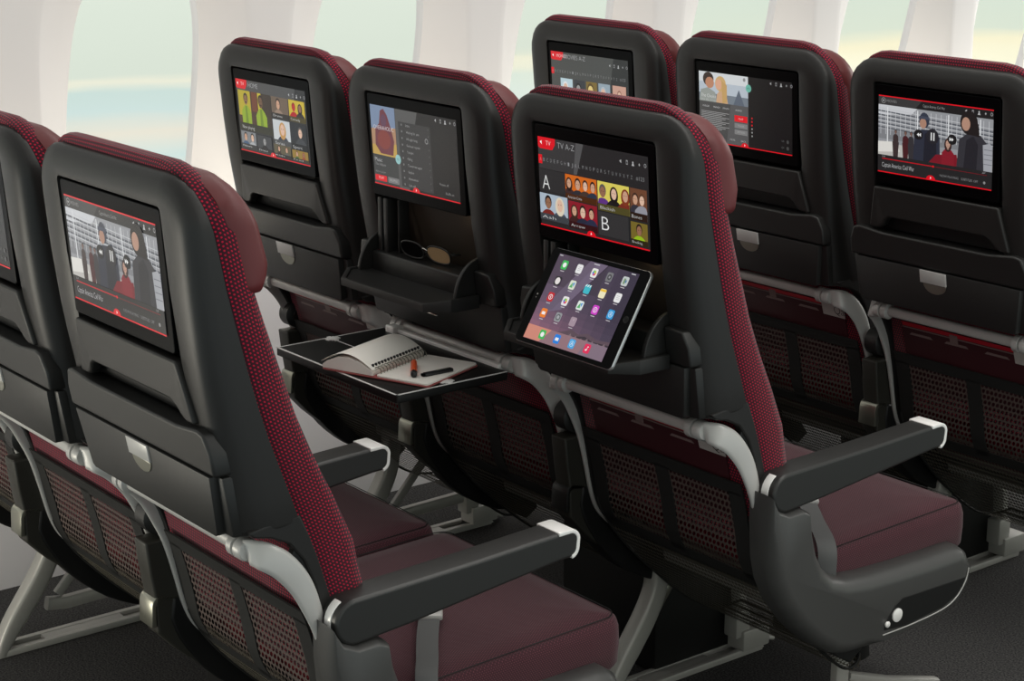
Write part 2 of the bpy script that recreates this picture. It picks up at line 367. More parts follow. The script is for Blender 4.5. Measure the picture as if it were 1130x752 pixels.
def scr_tv(d):
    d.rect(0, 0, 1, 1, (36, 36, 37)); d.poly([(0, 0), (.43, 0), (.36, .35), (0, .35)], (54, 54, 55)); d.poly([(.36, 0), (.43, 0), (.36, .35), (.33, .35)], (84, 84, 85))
    tab(d, 'TV A-Z', 'TV'); status_icons(d, .76, .11); alphabet(d, .27)
    d.rect(0, .36, .245, .6, (44, 44, 45)); d.text('A', .03, .58, .16, (232, 232, 232), .07)
    tile(d, .25, .36, .54, .64, (214, 106, 26), [(.12, .42, (60, 40, 40), SK1, (40, 26, 22), True), (.4, .46, (46, 46, 52), SK1, (50, 34, 26), False), (.64, .42, (70, 52, 44), SK3, (60, 40, 30), False), (.88, .42, (40, 52, 70), SK1, (30, 24, 22), False)], 'American Crime')
    tile(d, .55, .36, .83, .68, (224, 210, 96), [(.16, .44, (96, 52, 132), SK2, (90, 86, 84), False), (.52, .44, (24, 22, 24), SK3, (22, 18, 18), True), (.88, .44, (120, 44, 30), SK1, (130, 54, 28), True)], 'Blackish')
    tile(d, .84, .36, .985, .7, (112, 70, 48), [(.3, .36, (50, 50, 60), SK1, (60, 40, 30), False), (.7, .36, (150, 150, 160), SK3, (90, 60, 40), False)], 'Bones')
    tile(d, 0, .63, .265, .93, (176, 190, 204), [(.3, .5, (120, 36, 30), SK2, (30, 20, 20), False), (.72, .54, (70, 78, 92), SK3, (226, 214, 190), True)], 'Ash')
    tile(d, .275, .65, .54, .95, (142, 26, 40), [(.2, .42, (60, 30, 30), SK1, (60, 36, 26), True), (.5, .46, (36, 40, 60), SK3, (36, 28, 26), False), (.8, .4, (40, 44, 70), SK1, (36, 28, 26), False)], 'Arrow')
    d.rect(.55, .69, .82, .95, (50, 50, 51)); d.text('B', .58, .89, .15, (232, 232, 232), .065)
    tile(d, .84, .72, .985, .965, (120, 104, 40), [(.5, .5, (150, 190, 30), SK2, (40, 28, 22), False)], 'Breaking')
    base_line(d)
def scr_home(d):
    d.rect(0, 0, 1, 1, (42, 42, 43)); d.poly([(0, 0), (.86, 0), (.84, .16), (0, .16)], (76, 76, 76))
    tab(d, 'HOME', 'TV'); status_icons(d, .77, .1)
    d.rect(.02, .15, .5, .7, (74, 48, 36)); d.rect(.02, .15, .2, .5, (186, 168, 42)); d.rect(.22, .15, .3, .42, (110, 58, 34)); d.rect(.31, .15, .36, .5, (206, 188, 50)); d.rect(.37, .15, .5, .62, (58, 46, 36))
    for cu, h, sk in ((.13, .15, (140, 104, 74)), (.35, .165, (112, 82, 60))):
        cv = .27; w = h*.36/d.asp
        d.poly([(cu-w*2.3, .62), (cu-w*2.4, cv+h*1.2), (cu-w*1.5, cv+h*.8), (cu-w*.6, cv+h*.55), (cu+w*.6, cv+h*.55), (cu+w*1.5, cv+h*.8), (cu+w*2.4, cv+h*1.2), (cu+w*2.3, .62)], (146, 172, 40)); d.poly([(cu-w*.7, .62), (cu-w*.4, cv+h*.6), (cu+w*.4, cv+h*.6), (cu+w*.7, .62)], (112, 138, 36))
        d.ell(cu, cv-h*.1, w*1.1, h*.5, (48, 36, 28)); d.ell(cu, cv+h*.05, w*.88, h*.46, sk); d.rect(cu-w*.5, cv+h*.2, cu+w*.5, cv+h*.34, tuple(int(c*.6) for c in sk))
        for sg in (-1, 1): d.ell(cu+sg*w*.36, cv-h*.03, w*.14, h*.04, (40, 28, 22), 8)
    d.rect(.02, .6, .5, .7, (44, 44, 30)); d.text('Now playing', .05, .68, .045, (220, 220, 220))
    tile(d, .51, .15, .75, .44, (110, 92, 76), [(.4, .5, (150, 126, 108), SK1, (44, 32, 28), False)], 'Drama')
    tile(d, .76, .15, .98, .44, (206, 180, 50), [(.3, .4, (176, 16, 24), (190, 30, 34), (140, 12, 20), False), (.7, .4, (50, 40, 36), SK2, (20, 16, 14), True)], 'Comedy')
    tile(d, .51, .46, .75, .82, (204, 208, 210), [(.55, .5, (52, 58, 70), SK3, (196, 148, 84), True)], 'Series')
    tile(d, .76, .46, .98, .82, (34, 36, 40), [(.6, .4, (60, 62, 66), SK3, (90, 84, 80), False)], 'Sport')
    tile(d, .02, .72, .24, .95, (126, 130, 134), [(.3, .5, (60, 88, 120), SK1, (40, 30, 26), False), (.75, .5, (170, 172, 176), SK3, (50, 40, 30), False)], 'News')
    tile(d, .26, .73, .47, .96, (58, 60, 64), [(.5, .5, (26, 26, 28), (150, 150, 150), (40, 40, 40), False)], 'Docs')
    tile(d, .5, .8, .74, .965, (92, 84, 60), [(.3, .5, (60, 40, 36), SK1, (40, 26, 22), True), (.75, .5, (90, 90, 84), SK1, (80, 60, 40), False)], 'Kids')
    tile(d, .76, .82, .98, .965, (150, 120, 40), [(.3, .5, (60, 96, 40), SK1, (90, 60, 30), False), (.72, .5, (160, 60, 30), SK2, (150, 70, 30), True)], 'Food')
    base_line(d)
def scr_music(d):
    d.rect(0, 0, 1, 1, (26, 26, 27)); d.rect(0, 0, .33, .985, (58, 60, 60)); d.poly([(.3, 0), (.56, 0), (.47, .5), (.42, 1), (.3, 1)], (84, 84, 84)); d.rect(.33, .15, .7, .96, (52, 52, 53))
    d.rect(0, 0, .295, .62, (122, 140, 168)); d.poly([(0, .3), (.295, .25), (.295, .62), (0, .62)], (176, 136, 104)); d.poly([(.0, .5), (.295, .45), (.295, .62), (0, .62)], (196, 160, 80))
    d.poly([(.1, .6), (.04, .5), (.05, .3), (.1, .22), (.12, .06), (.16, .03), (.2, .1), (.24, .26), (.27, .42), (.25, .6)], (110, 52, 62)); d.ell(.155, .18, .035, .08, (96, 60, 84)); d.ell(.15, .42, .08, .12, (132, 58, 52))
    d.text('OVERAHOLIC', .03, .3, .05, (232, 226, 232), .24)
    d.text('Music', .02, .71, .05, (206, 206, 206)); d.text('The Album', .02, .76, .036, (160, 160, 160)); d.text('Add to playlist', .02, .85, .026, (150, 150, 150))
    d.rrect(.01, .88, .15, .955, .012, RED); d.text('PLAY', .055, .93, .034, (250, 220, 220)); d.rrect(.165, .88, .3, .955, .012, (120, 120, 120)); d.text('SHUFFLE', .185, .93, .03, (190, 190, 190), .09)
    d.ell(.305, .63, .032, .06, (150, 200, 200)); d.text('HD', .29, .645, .03, (40, 70, 70))
    for k in range(10):
        v = .2+.082*k; d.ell(.37, v-.015, .008, .014, (120, 120, 120), 10); d.text(['Intro', 'Waiting for you', 'All night long', 'Summer reprise', 'Tonight', 'Falling', 'Tomorrow again', 'Skyline', 'Homeward', 'Last call'][k], .42, v, .03, (178, 178, 178)); d.rect(.675, v-.02, .68, v-.008, (120, 120, 120))
    d.ell(.655, .33, .018, .034, (150, 150, 150)); d.ell(.655, .33, .013, .024, (60, 60, 60)); status_icons(d, .77, .06)
    d.text('Repeat off', .78, .83, .03, (160, 160, 160)); d.text('Shuffle on', .84, .93, .03, (160, 160, 160)); base_line(d, .5)
def scr_romance(d):
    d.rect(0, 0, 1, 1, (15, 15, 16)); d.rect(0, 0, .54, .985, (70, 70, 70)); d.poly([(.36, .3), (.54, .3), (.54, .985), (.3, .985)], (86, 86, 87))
    d.rect(0, 0, .54, .42, (186, 196, 206)); d.rect(0, 0, .54, .14, (216, 220, 222)); d.rect(0, .3, .54, .42, (118, 128, 138)); d.poly([(.38, .42), (.44, .2), (.5, .42)], (92, 102, 116))
    d.poly([(0, .42), (.02, .26), (.1, .22), (.18, .28), (.2, .42)], (150, 156, 150)); d.poly([(.19, .42), (.2, .3), (.26, .2), (.3, .25), (.32, .42)], (206, 166, 130))
    d.ell(.105, .1, .06, .1, (52, 38, 32)); d.ell(.12, .15, .048, .08, (190, 134, 104)); d.ell(.24, .15, .06, .11, (206, 170, 112)); d.ell(.22, .16, .036, .075, (222, 168, 138)); d.poly([(.25, .1), (.31, .16), (.31, .4), (.26, .42)], (198, 160, 100))
    d.text('The Choice', .02, .36, .045, (232, 232, 232)); d.text('2016   PG   111 min', .02, .41, .026, (200, 200, 200)); d.ell(.5, .05, .014, .026, (140, 140, 140))
    d.ell(.545, .16, .03, .055, (110, 186, 168)); d.text('HD', .53, .175, .03, (30, 70, 60))
    for u, t in ((.04, 'ENGLISH'), (.16, 'FRENCH'), (.26, 'SPANISH'), (.4, 'AUDIO')): d.text(t, u, .5, .024, (210, 210, 210), .07)
    for k in range(12): d.rect(.02, .56+.022*k, .33-.04*((k*7) % 3), .567+.022*k, (168, 168, 168))
    d.rect(.39, .56, .53, .65, RED); d.text('PLAY', .435, .62, .03, (250, 210, 210)); d.rect(.39, .67, .53, .74, (128, 128, 128)); d.text('TRAILER', .425, .715, .024, (180, 180, 180)); d.rect(.39, .76, .53, .83, (128, 128, 128)); d.text('EPISODES', .42, .805, .024, (180, 180, 180))
    d.text('MORE', .34, .93, .026, (190, 190, 190)); d.text('BACK', .46, .93, .026, (190, 190, 190))
    for k in range(6): d.ell(.58, .57+.05*k, .007, .013, RED if k < 3 else (170, 170, 170), 10)
    status_icons(d, .78, .06); d.text('Off', .89, .83, .028, (110, 110, 110)); d.text('On', .89, .92, .028, (110, 110, 110)); d.ell(.955, .82, .013, .026, (70, 70, 70)); d.ell(.955, .91, .013, .026, (70, 70, 70)); base_line(d, .5)
def scr_movies_az(d):
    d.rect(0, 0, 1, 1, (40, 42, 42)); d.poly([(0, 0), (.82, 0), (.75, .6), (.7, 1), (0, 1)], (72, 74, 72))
    tab(d, 'MOVIES A-Z', 'MOVIES'); status_icons(d, .77, .12); alphabet(d, .32)
    tile(d, .12, .4, .28, .8, (190, 214, 222), [(.4, .4, (120, 150, 170), SK3, (230, 234, 236), False)], 'Alpha')
    tile(d, .3, .4, .44, .8, (52, 56, 62), [(.4, .4, (30, 32, 38), (150, 150, 150), (20, 20, 20), False)], 'Argo')
    tile(d, .46, .4, .6, .8, (126, 104, 44), [(.4, .5, (206, 172, 70), (232, 206, 130), (90, 70, 30), False)], 'Atlas')
    tile(d, .62, .4, .77, .8, (150, 168, 180), [(.4, .4, (120, 140, 150), SK3, (180, 190, 200), False)], 'Aurora')
    tile(d, .8, .4, .97, .8, (206, 160, 142), [(.5, .3, (190, 140, 120), SK3, (150, 100, 84), False)], 'Autumn')
    base_line(d)
SCREENS = {'movie': scr_movie, 'tv': scr_tv, 'home': scr_home, 'music': scr_music, 'romance': scr_romance, 'az': scr_movies_az}

# ------------------------------------------------------------------ the seat (origin on the floor under the backrest, +Y forward)
YB = [(0.55, .105), (0.6, .092), (0.7, .062), (0.8, .044), (0.86, .034), (0.95, .018), (1.05, .007), (1.15, .0), (1.21, -.003)]
YS = [(0.55, .20), (0.6, .188), (0.667, .168), (0.765, .135), (0.86, .102), (0.917, .086), (0.987, .069), (1.06, .052), (1.12, .042), (1.17, .028), (1.21, .018)]
YF = [(0.40, .26), (0.5, .262), (0.63, .252), (0.68, .240), (0.76, .205), (0.84, .165), (0.9365, .134), (0.99, .116), (1.04, .102), (1.07, .092), (1.15, .076), (1.2, .056)]
yb = lambda z: interp(YB, z)
ys = lambda z: interp(YS, z)
yf = lambda z: interp(YF, z)
def ring_xz(hw, zb, zt, r, yfn, nc=6, ns=10, xc=0): return [(x+xc, yfn(z), z) for x, z in rr(-hw, hw, zb, zt, r, nc, ns)]
def mix(f): return lambda z: yb(z)+(ys(z)-yb(z))*f
def m_shell():
    R = (.01, .01, .062, .062)
    q = lambda a, b: (a, a, b, b)
    rings = [ring_xz(.2215, .714, 1.2, q(.01, .068), ys), ring_xz(.2225, .714, 1.2, q(.01, .066), mix(.62)), ring_xz(.2205, .714, 1.197, q(.01, .064), mix(.36)),
             ring_xz(.2145, .714, 1.189, q(.01, .06), mix(.16)), ring_xz(.2055, .714, 1.18, q(.01, .055), mix(.05)), ring_xz(.194, .714, 1.169, q(.01, .048), mix(0)),
             ring_xz(.158, .802, 1.161, .010, mix(.02)), ring_xz(.1525, .806, 1.1565, .008, mix(.06)), ring_xz(.1515, .808, 1.155, .008, mix(.8))]
    return loft(rings, True, True)
def m_lower_side(s):
    def f():
        poly = [(.070, .724), (.078, .7145), (.104, .7085), (.132, .694), (.154, .665), (.170, .625), (.182, .56), (.206, .56), (.196, .60), (.176, .667), (.164, .70), (.150, .732), (.120, .732)]
        x0, x1 = (s*.2218, s*.204) if s > 0 else (-.2218, -.204)
        return prism(poly, YZ, min(x0, x1), max(x0, x1), .003)
    return f
def m_cushion():
    q = lambda a, b: (a, a, b, b)
    g = lambda f: (lambda z: ys(z)-.004+(yf(z)-ys(z)+.004)*f)
    rings = [ring_xz(.214, .47, 1.206, q(.01, .088), g(0)), ring_xz(.2205, .46, 1.213, q(.02, .088), g(.08)), ring_xz(.2235, .455, 1.215, q(.02, .088), g(.35)),
             ring_xz(.2235, .455, 1.2105, q(.02, .088), g(.7)), ring_xz(.217, .46, 1.197, q(.02, .064), g(.92)), ring_xz(.2, .48, 1.17, q(.03, .06), g(1.0)), ring_xz(.15, .5, 1.1, q(.03, .05), g(1.03))]
    return loft(rings)
def m_headrest():
    q = lambda a, b: (a, a, b, b)
    front = lambda z: interp([(1.04, .106), (1.08, .112), (1.137, .098), (1.18, .078), (1.2, .066)], z)
    bk = lambda z: yf(z)-.028
    g = lambda f: (lambda z: bk(z)+(front(z)+.006-bk(z))*f)
    rings = [ring_xz(.213, 1.048, 1.192, q(.014, .064), g(0)), ring_xz(.222, 1.042, 1.199, q(.014, .06), g(.15)), ring_xz(.2245, 1.041, 1.2, q(.016, .06), g(.5)),
             ring_xz(.2235, 1.042, 1.198, q(.016, .06), g(.82)), ring_xz(.215, 1.05, 1.188, q(.016, .055), g(1.0)), ring_xz(.16, 1.08, 1.15, q(.02, .03), g(1.12))]
    return loft(rings)
def XZB(off=0): return lambda x, z, w: (x, yb(z)+w, z)
def fix_screen(z): return .0035+(1.152-z)*.062
def m_screen():
    fn = lambda x, z, w: (x, fix_screen(z)+w, z)
    return prism(rr(-.1478, .1478, .9605, 1.1525, .006, 4, 1), fn, 0, .016, .0015)
def disp_fn(u, v, k):
    z = 1.1315-.1495*v; return (-.139+.2715*u, fix_screen(z)-.0003-k, z)
# the lower module: fixed band, stowed tray, device flap
def m_band(open_):
    zt, zb = .866, .806
    if open_: pts = [(-.206, zb), (.206, zb), (.206, .84), (.196, .864), (.160, zt), (.157, .812), (-.157, .812), (-.160, zt), (-.196, .864), (-.206, .84)]
    else: pts = [(-.213, zb), (.213, zb), (.213, .838), (.202, .864), (.186, .8675), (.128, .861), (-.128, .861), (-.186, .8675), (-.202, .864), (-.213, .838)]
    return prism(pts, lambda x, z, w: (x, yb(z)+w, z), -.014, .034, .0045, 3)
def m_band_half(q):
    f = lambda x, z, w: (x*q, yb(z)+w, z)
    return prism([(.157, .806), (.213, .806), (.213, .838), (.202, .864), (.160, .866)], f, -.014, .034, .004, 3)
def m_surround(): return prism([(-.213, .8045), (.213, .8045), (.209, .716), (-.209, .716)], lambda x, z, w: (x, yb(z)+w, z), -.004, .04, .004)
def m_tray():
    return prism([(-.2, .804), (.2, .804), (.186, .718), (.180, .7135), (-.180, .7135), (-.186, .718)], lambda x, z, w: (x, yb(z)+w, z), -.0155, .006, .002)
def m_latch():
    f = lambda x, z, w: (x, yb(z)+w-.0165, z)
    return prism([(-.034, .8035), (.0285, .8035), (.0285, .778), (-.034, .778)], f, -.002, .002, .0008)
def m_latch_cup():
    f = lambda x, z, w: (x, yb(z)+w-.0158, z)
    pts = [(-.028, .777), (.0275, .777)] + [(.0+.0275*math.cos(a), .777-.019*math.sin(a)) for a in [PI*k/10 for k in range(1, 10)]]
    return prism(pts, f, -.0012, .0012, .0004)
def m_flap():
    zt, zb = .952, .868
    poly = [(-.149, zt), (.149, zt), (.170, zb), (.150, zb), (.138, .8745), (.130, .886), (.118, .893), (-.112, .893), (-.122, .887), (-.130, .874), (-.142, zb), (-.166, zb)]
    def fn(x, z, w):
        b = -.004*math.cos(min(max((z-.9)/.06, -1), 1)*PI/2)
        return (x, yb(z)+w+b, z)
    bm = bmesh.new()
    # strips in z so the face bows
    add_prism(bm, poly, fn, -.004, .014)
    return finish(bm, .004, 3)
def m_flap_slot(): return prism([(-.16, .90), (.16, .90), (.16, .864), (-.16, .864)], lambda x, z, w: (x, yb(z)+w, z), .018, .024, 0)
def m_shelf():
    """open flap: a shallow shelf with a raised rim, hinged under the recess"""
    bm = bmesh.new()
    inner = [(-.150, .034), (.150, .034), (.160, .004), (.162, -.03), (.128, -.064), (-.128, -.064), (-.162, -.03), (-.160, .004)]
    f = lambda x, y, w: (x, y, .801+w+max(0, abs(x)-.12)*.25)
    add_prism(bm, inner, f, 0, .006)
    rim = [(-.170, .026), (-.168, -.036), (-.133, -.072), (.133, -.072), (.168, -.036), (.170, .026)]
    rin = [(-.161, .026), (-.160, -.031), (-.129, -.063), (.129, -.063), (.160, -.031), (.161, .026)]
    zr = lambda x: .018 if abs(x) > .15 else .010
    for a in range(5):
        o0, o1, i0, i1 = rim[a], rim[a+1], rin[a], rin[a+1]
        v = []
        for (p, zz) in ((o0, 0), (o1, 0), (i1, 0), (i0, 0)): v.append(bm.verts.new((p[0], p[1], .797)))
        for (p, q) in ((o0, o0), (o1, o1), (i1, o1), (i0, o0)): v.append(bm.verts.new((p[0], p[1], .803+zr(q[0]))))
        for fc in ((3,2,1,0),(4,5,6,7),(0,1,5,4),(1,2,6,5),(2,3,7,6),(3,0,4,7)): bm.faces.new([v[i] for i in fc])
    return finish(bm, .002, 2)
def m_wings(s):
    """the quarter-round cheeks at each end of the open recess"""
    bm = bmesh.new()
    if True:
        arc = [(.040-.060*math.sin(PI/2*k/8), .806+.08*math.cos(PI/2*k/8)) for k in range(9)]
        poly = [(.040, .800)] + arc + [(-.020, .800)]
        x0, x1 = (.150*s, .158*s) if s > 0 else (-.158, -.150)
        add_prism(bm, poly, YZ, x0, x1)
    return finish(bm, .0015, 2)
def m_ledge():
    """inside of the open recess: back wall, floor ledge and a dark front"""
    bm = bmesh.new(); add_box(bm, -.150, .150, .010, .062, .806, .852); return finish(bm, .004, 3)
def m_ribs():
    bm = bmesh.new()
    for x in (-.137, -.118): add_box(bm, x-.006, x+.006, .02, .055, .85, .955)
    add_box(bm, -.092, -.088, .03, .055, .85, .955)
    return finish(bm, .003, 3)
# hinge bar and brackets
BZ, BY = .687, .088
def m_bar(): return sweep([(-.165, BY, BZ), (.165, BY, BZ)], (0, 0, 1), .0105, .009, 16, 2.6)
def m_knob(s):
    def f():
        a = s*.153; b = s*.168; c = s*.172; d = s*.186
        out = [lathe([(.012, a), (.0165, a+s*.002), (.0165, b-s*.001), (.013, b)], 18, 'x'), lathe([(.0115, b), (.0115, c)], 18, 'x'), lathe([(.013, c), (.0165, c+s*.001), (.0165, d), (.014, d+s*.004)], 18, 'x')]
        return shifted(joined(*out), (0, BY, BZ-.001))
    return f
BR = [(.184, .087, .6845, .0175), (.198, .089, .685, .0185), (.211, .100, .681, .0195), (.217, .122, .665, .0195), (.2195, .146, .634, .018), (.221, .162, .598, .015), (.221, .175, .555, .010), (.221, .186, .500, .006), (.221, .199, .443, .005), (.221, .216, .405, .005), (.221, .243, .375, .004)]
def m_bracket(s):
    def f():
        sp = smooth_path(BR, 5)
        path = [(s*p[0], p[1], p[2]) for p in sp]; hw = [p[3] for p in sp]
        wd = []
        for i in range(len(path)):
            t = Vector(path[min(i+1, len(path)-1)])-Vector(path[max(i-1, 0)]); t.normalize()
            wd.append((0, -t.z, t.y+.25*max(0, 1-abs(t.z)*2)+.02))
        return sweep(path, wd, hw, .0045, 12, 3.2)
    return f
# pocket
PK = [(.160, .582), (.166, .567), (.174, .540), (.186, .49), (.199, .43), (.235, .37), (.292, .305), (.350, .25), (.405, .20), (.455, .165), (.50, .155), (.53, .165)]
def pk_surface(x0, x1, i0, i1, off=0.0, ns=3, taper=0.0, belly=0.0):
    pts = smooth_path(PK, 5)
    n = len(pts); a = int(i0*(n-1)); b = int(round(i1*(n-1))); rows = pts[a:b+1]
    bm = bmesh.new(); L = bm.loops.layers.uv.new('UVMap'); V = []; NX = 8; s = 0; S = []
    for k, (y, z) in enumerate(rows):
        if k: s += math.dist(rows[k-1], rows[k])
        S.append(s); t = k/max(1, len(rows)-1); row = []
        cl = 1-taper*max(0, (t-.6)/.4)**2
        for i in range(NX+1):
            x = x0+(x1-x0)*i/NX; e = 1-((2*i/NX)-1)**2
            xx = (x-(x0+x1)/2)*cl+(x0+x1)/2
            row.append(bm.verts.new((xx, y-off-belly*e*t, z-belly*.5*e*t)))
        V.append(row)
    for k in range(len(V)-1):
        for i in range(NX):
            f = bm.faces.new((V[k][i], V[k][i+1], V[k+1][i+1], V[k+1][i]))
            for lp, (q, w) in zip(f.loops, ((i, k), (i+1, k), (i+1, k+1), (i, k+1))): lp[L].uv = (x0+(x1-x0)*q/NX, S[w])
    bmesh.ops.recalc_face_normals(bm, faces=bm.faces)
    me = bpy.data.meshes.new('m'); bm.to_mesh(me); bm.free(); me.polygons.foreach_set('use_smooth', [True]*len(me.polygons)); return me
def thick(me, t):
    bm = bmesh.new(); bm.from_mesh(me)
    bmesh.ops.solidify(bm, geom=bm.faces[:], thickness=t); me2 = bpy.data.meshes.new('m'); bm.to_mesh(me2); bm.free(); me2.polygons.foreach_set('use_smooth', [True]*len(me2.polygons)); me2.set_sharp_from_angle(angle=.7); return me2
F = 11.0
def m_pocket_trim():
    a = thick(pk_surface(-.2, .2, 0/F, 1.45/F, .0015), -.003)     # top band
    b = thick(pk_surface(-.017, .017, 1.3/F, 4.6/F, .0015), -.003)  # strap
    c = thick(pk_surface(-.2, -.165, 1.3/F, 4.6/F, .0015), -.003); d = thick(pk_surface(.165, .2, 1.3/F, 4.6/F, .0015), -.003)
    e = thick(pk_surface(-.2, .2, 4.45/F, 4.8/F, .0015), -.003)
    pts = smooth_path(PK, 5); lo = [p for p in pts if p[1] < .45 or p[0] > .3]
    def edge(s):
        n = len(lo); out = []
        for i, p in enumerate(lo):
            t = (i/(n-1)); full = (len(pts)-n+i)/(len(pts)-1); cl = 1-.25*max(0, (full-.6)/.4)**2
            out.append((s*.2*cl, p[0], p[1]))
        return out
    end = lo[-1]
    return joined(a, b, c, d, e, tube(edge(-1), .003, 6), tube(edge(1), .003, 6), tube([(-.15, end[0], end[1]), (.15, end[0], end[1])], .003, 6))
def m_side_frame(s):
    def f():
        rear = [(.128, .66), (.158, .61), (.178, .54), (.190, .48), (.203, .43), (.222, .395), (.262, .345), (.318, .283), (.375, .23), (.43, .195)]
        front = [(.46, .215), (.42, .27), (.36, .33), (.31, .39), (.27, .46), (.25, .54), (.225, .62), (.19, .68), (.15, .70)]
        x0, x1 = (s*.205, s*.218) if s > 0 else (-.218, -.205)
        return prism(smooth_path(rear, 3)+smooth_path(front, 3), YZ, x0, x1, .002)
    return f
def m_lumbar():
    yl = lambda z: interp([(.40, .24), (.45, .215), (.5, .20), (.56, .185), (.62, .168), (.70, .15)], z)
    rings = [ring_xz(.203, .40, .70, .01, lambda z: yl(z)+.04, 3, 8), ring_xz(.203, .40, .70, .012, lambda z: yl(z)+.012, 3, 8), ring_xz(.193, .405, .70, .012, yl, 3, 8)]
    return loft(rings)
def m_seat_cushion():
    q = .022
    prof = []
    x0, x1, y0, y1, z0, z1 = -.262, .222, .315, .735, .325, .425
    def ring(ix, z, r): return [(x, y, z+.012*max(0, (y-.25)/.48)-.004) for x, y in rr(x0+ix, x1-ix, y0+ix, y1-ix, max(r-ix, .004), 5, 8)]
    rings = [ring(.03, z0-.0, .035), ring(.012, z0+.004, .035), ring(0, z0+.02, .035), ring(-.002, z0+.05, .035), ring(-.001, z1-.022, .035), ring(.003, z1-.009, .035), ring(.008, z1-.004, .035), ring(.011, z1-.0045, .033), ring(.016, z1-.001, .03), ring(.05, z1+.004, .03)]
    rings.append([(x, y, z1+.006+.012*max(0, (y-.25)/.48)-.004) for x, y in rr(x0+.12, x1-.12, y0+.12, y1-.12, .03, 5, 8)])
    me = loft(rings)
    # flat UVs on the top so that the cloth runs front to back
    uvl = me.uv_layers[0].data
    for p in me.polygons:
        if p.normal.z > .6:
            for li in p.loop_indices:
                co = me.vertices[me.loops[li].vertex_index].co; uvl[li].uv = (co.x, co.y)
    return me
def m_welt():
    pts = [(x, y, .4205+.012*max(0, (y-.25)/.48)) for x, y in rr(-.2525, .2125, .325, .7255, .026, 6, 10)]
    return sweep(pts+[pts[0], pts[1]], (0, 0, 1), .0010, .0010, 6)
def m_pan():
    return prism([(.33, .36), (.345, .31), (.40, .265), (.55, .25), (.70, .285), (.71, .327), (.5, .34)], YZ, -.235, .2, .006)
# armrest
def arc(cy, cz, r, a0, a1, n): return [(cy+r*math.cos(math.radians(a0+(a1-a0)*k/n)), cz+r*math.sin(math.radians(a0+(a1-a0)*k/n))) for k in range(n+1)]
ARM = arc(.2105, .573, .0335, 268, 92, 14)+[(.30, .6085), (.42, .6115), (.52, .6155), (.566, .617)]+arc(.5885, .601, .0165, 88, 8, 6)+arc(.588, .589, .0155, -8, -80, 6)+[(.572, .573), (.50, .566), (.40, .556), (.30, .546)]
def arm_poly(off):
    out = []; n = len(ARM)
    for i in range(n):
        t = Vector(ARM[(i+1) % n])-Vector(ARM[(i-1) % n]); t.normalize(); nrm = Vector((-t.y, t.x)); out.append((ARM[i][0]+nrm.x*off, ARM[i][1]+nrm.y*off))
    return out
def m_arm(): return prism(ARM, YZ, .207, .259, .0055, 4, 50)
def strip(poly_out, poly_in, x0, x1, bevel=.0008):
    bm = bmesh.new(); n = len(poly_out)
    vo = [[bm.verts.new((x, p[0], p[1])) for p in poly_out] for x in (x0, x1)]; vi = [[bm.verts.new((x, p[0], p[1])) for p in poly_in] for x in (x0, x1)]
    for i in range(n-1):
        bm.faces.new((vo[0][i], vo[0][i+1], vo[1][i+1], vo[1][i])); bm.faces.new((vi[0][i+1], vi[0][i], vi[1][i], vi[1][i+1]))
        bm.faces.new((vo[0][i+1], vo[0][i], vi[0][i], vi[0][i+1])); bm.faces.new((vo[1][i], vo[1][i+1], vi[1][i+1], vi[1][i]))
    for i in (0, n-1): bm.faces.new((vo[0][i], vo[1][i], vi[1][i], vi[0][i]))
    return finish(bm, bevel, 2, ang=50)
def m_arm_cap():
    a, b = arm_poly(.0015), arm_poly(-.0045); k0, k1 = 18, 33
    return strip(a[k0:k1], b[k0:k1], .2060, .2600, .0012)
def m_arm_band():
    a, b = arm_poly(.0015), arm_poly(-.004)
    return strip(a[0:13], b[0:13], .231, .246, .0008)
def m_hub(): 
    me = joined(lathe([(.024, .0), (.0295, .003), (.0295, .034), (.024, .037)], 26, 'x'), lathe([(.012, -.003), (.014, .0), (.014, .036), (.012, .040)], 20, 'x')); return shifted(me, (.232, .172, .590))
# console between two seats (rear face of the fixed divider under the armrest)
def m_divider():
    poly = [(.140, .555), (.146, .50), (.152, .463), (.154, .40), (.19, .36), (.29, .27), (.38, .225), (.44, .215), (.44, .26), (.34, .38), (.29, .47), (.26, .555)]
    return prism(poly, YZ, .231, .272, .004, 3)
def m_divider_cap():
    o = [(.144, .412), (.146, .449)]+arc(.160, .449, .0135, 175, 75, 6)+[(.180, .4585), (.200, .449)]
    i_ = [(.152, .412), (.153, .446)]+arc(.162, .446, .008, 170, 80, 6)+[(.175, .452), (.188, .447)]
    return strip(o, i_, .228, .272, .001)
def m_divider_low(): return prism(smooth_path([(.182, .456), (.205, .448), (.235, .418), (.29, .36), (.37, .29), (.43, .235)], 3)+smooth_path([(.42, .212), (.37, .222), (.30, .258), (.235, .315), (.19, .38), (.176, .42)], 3), YZ, .2285, .2745, .006, 3)
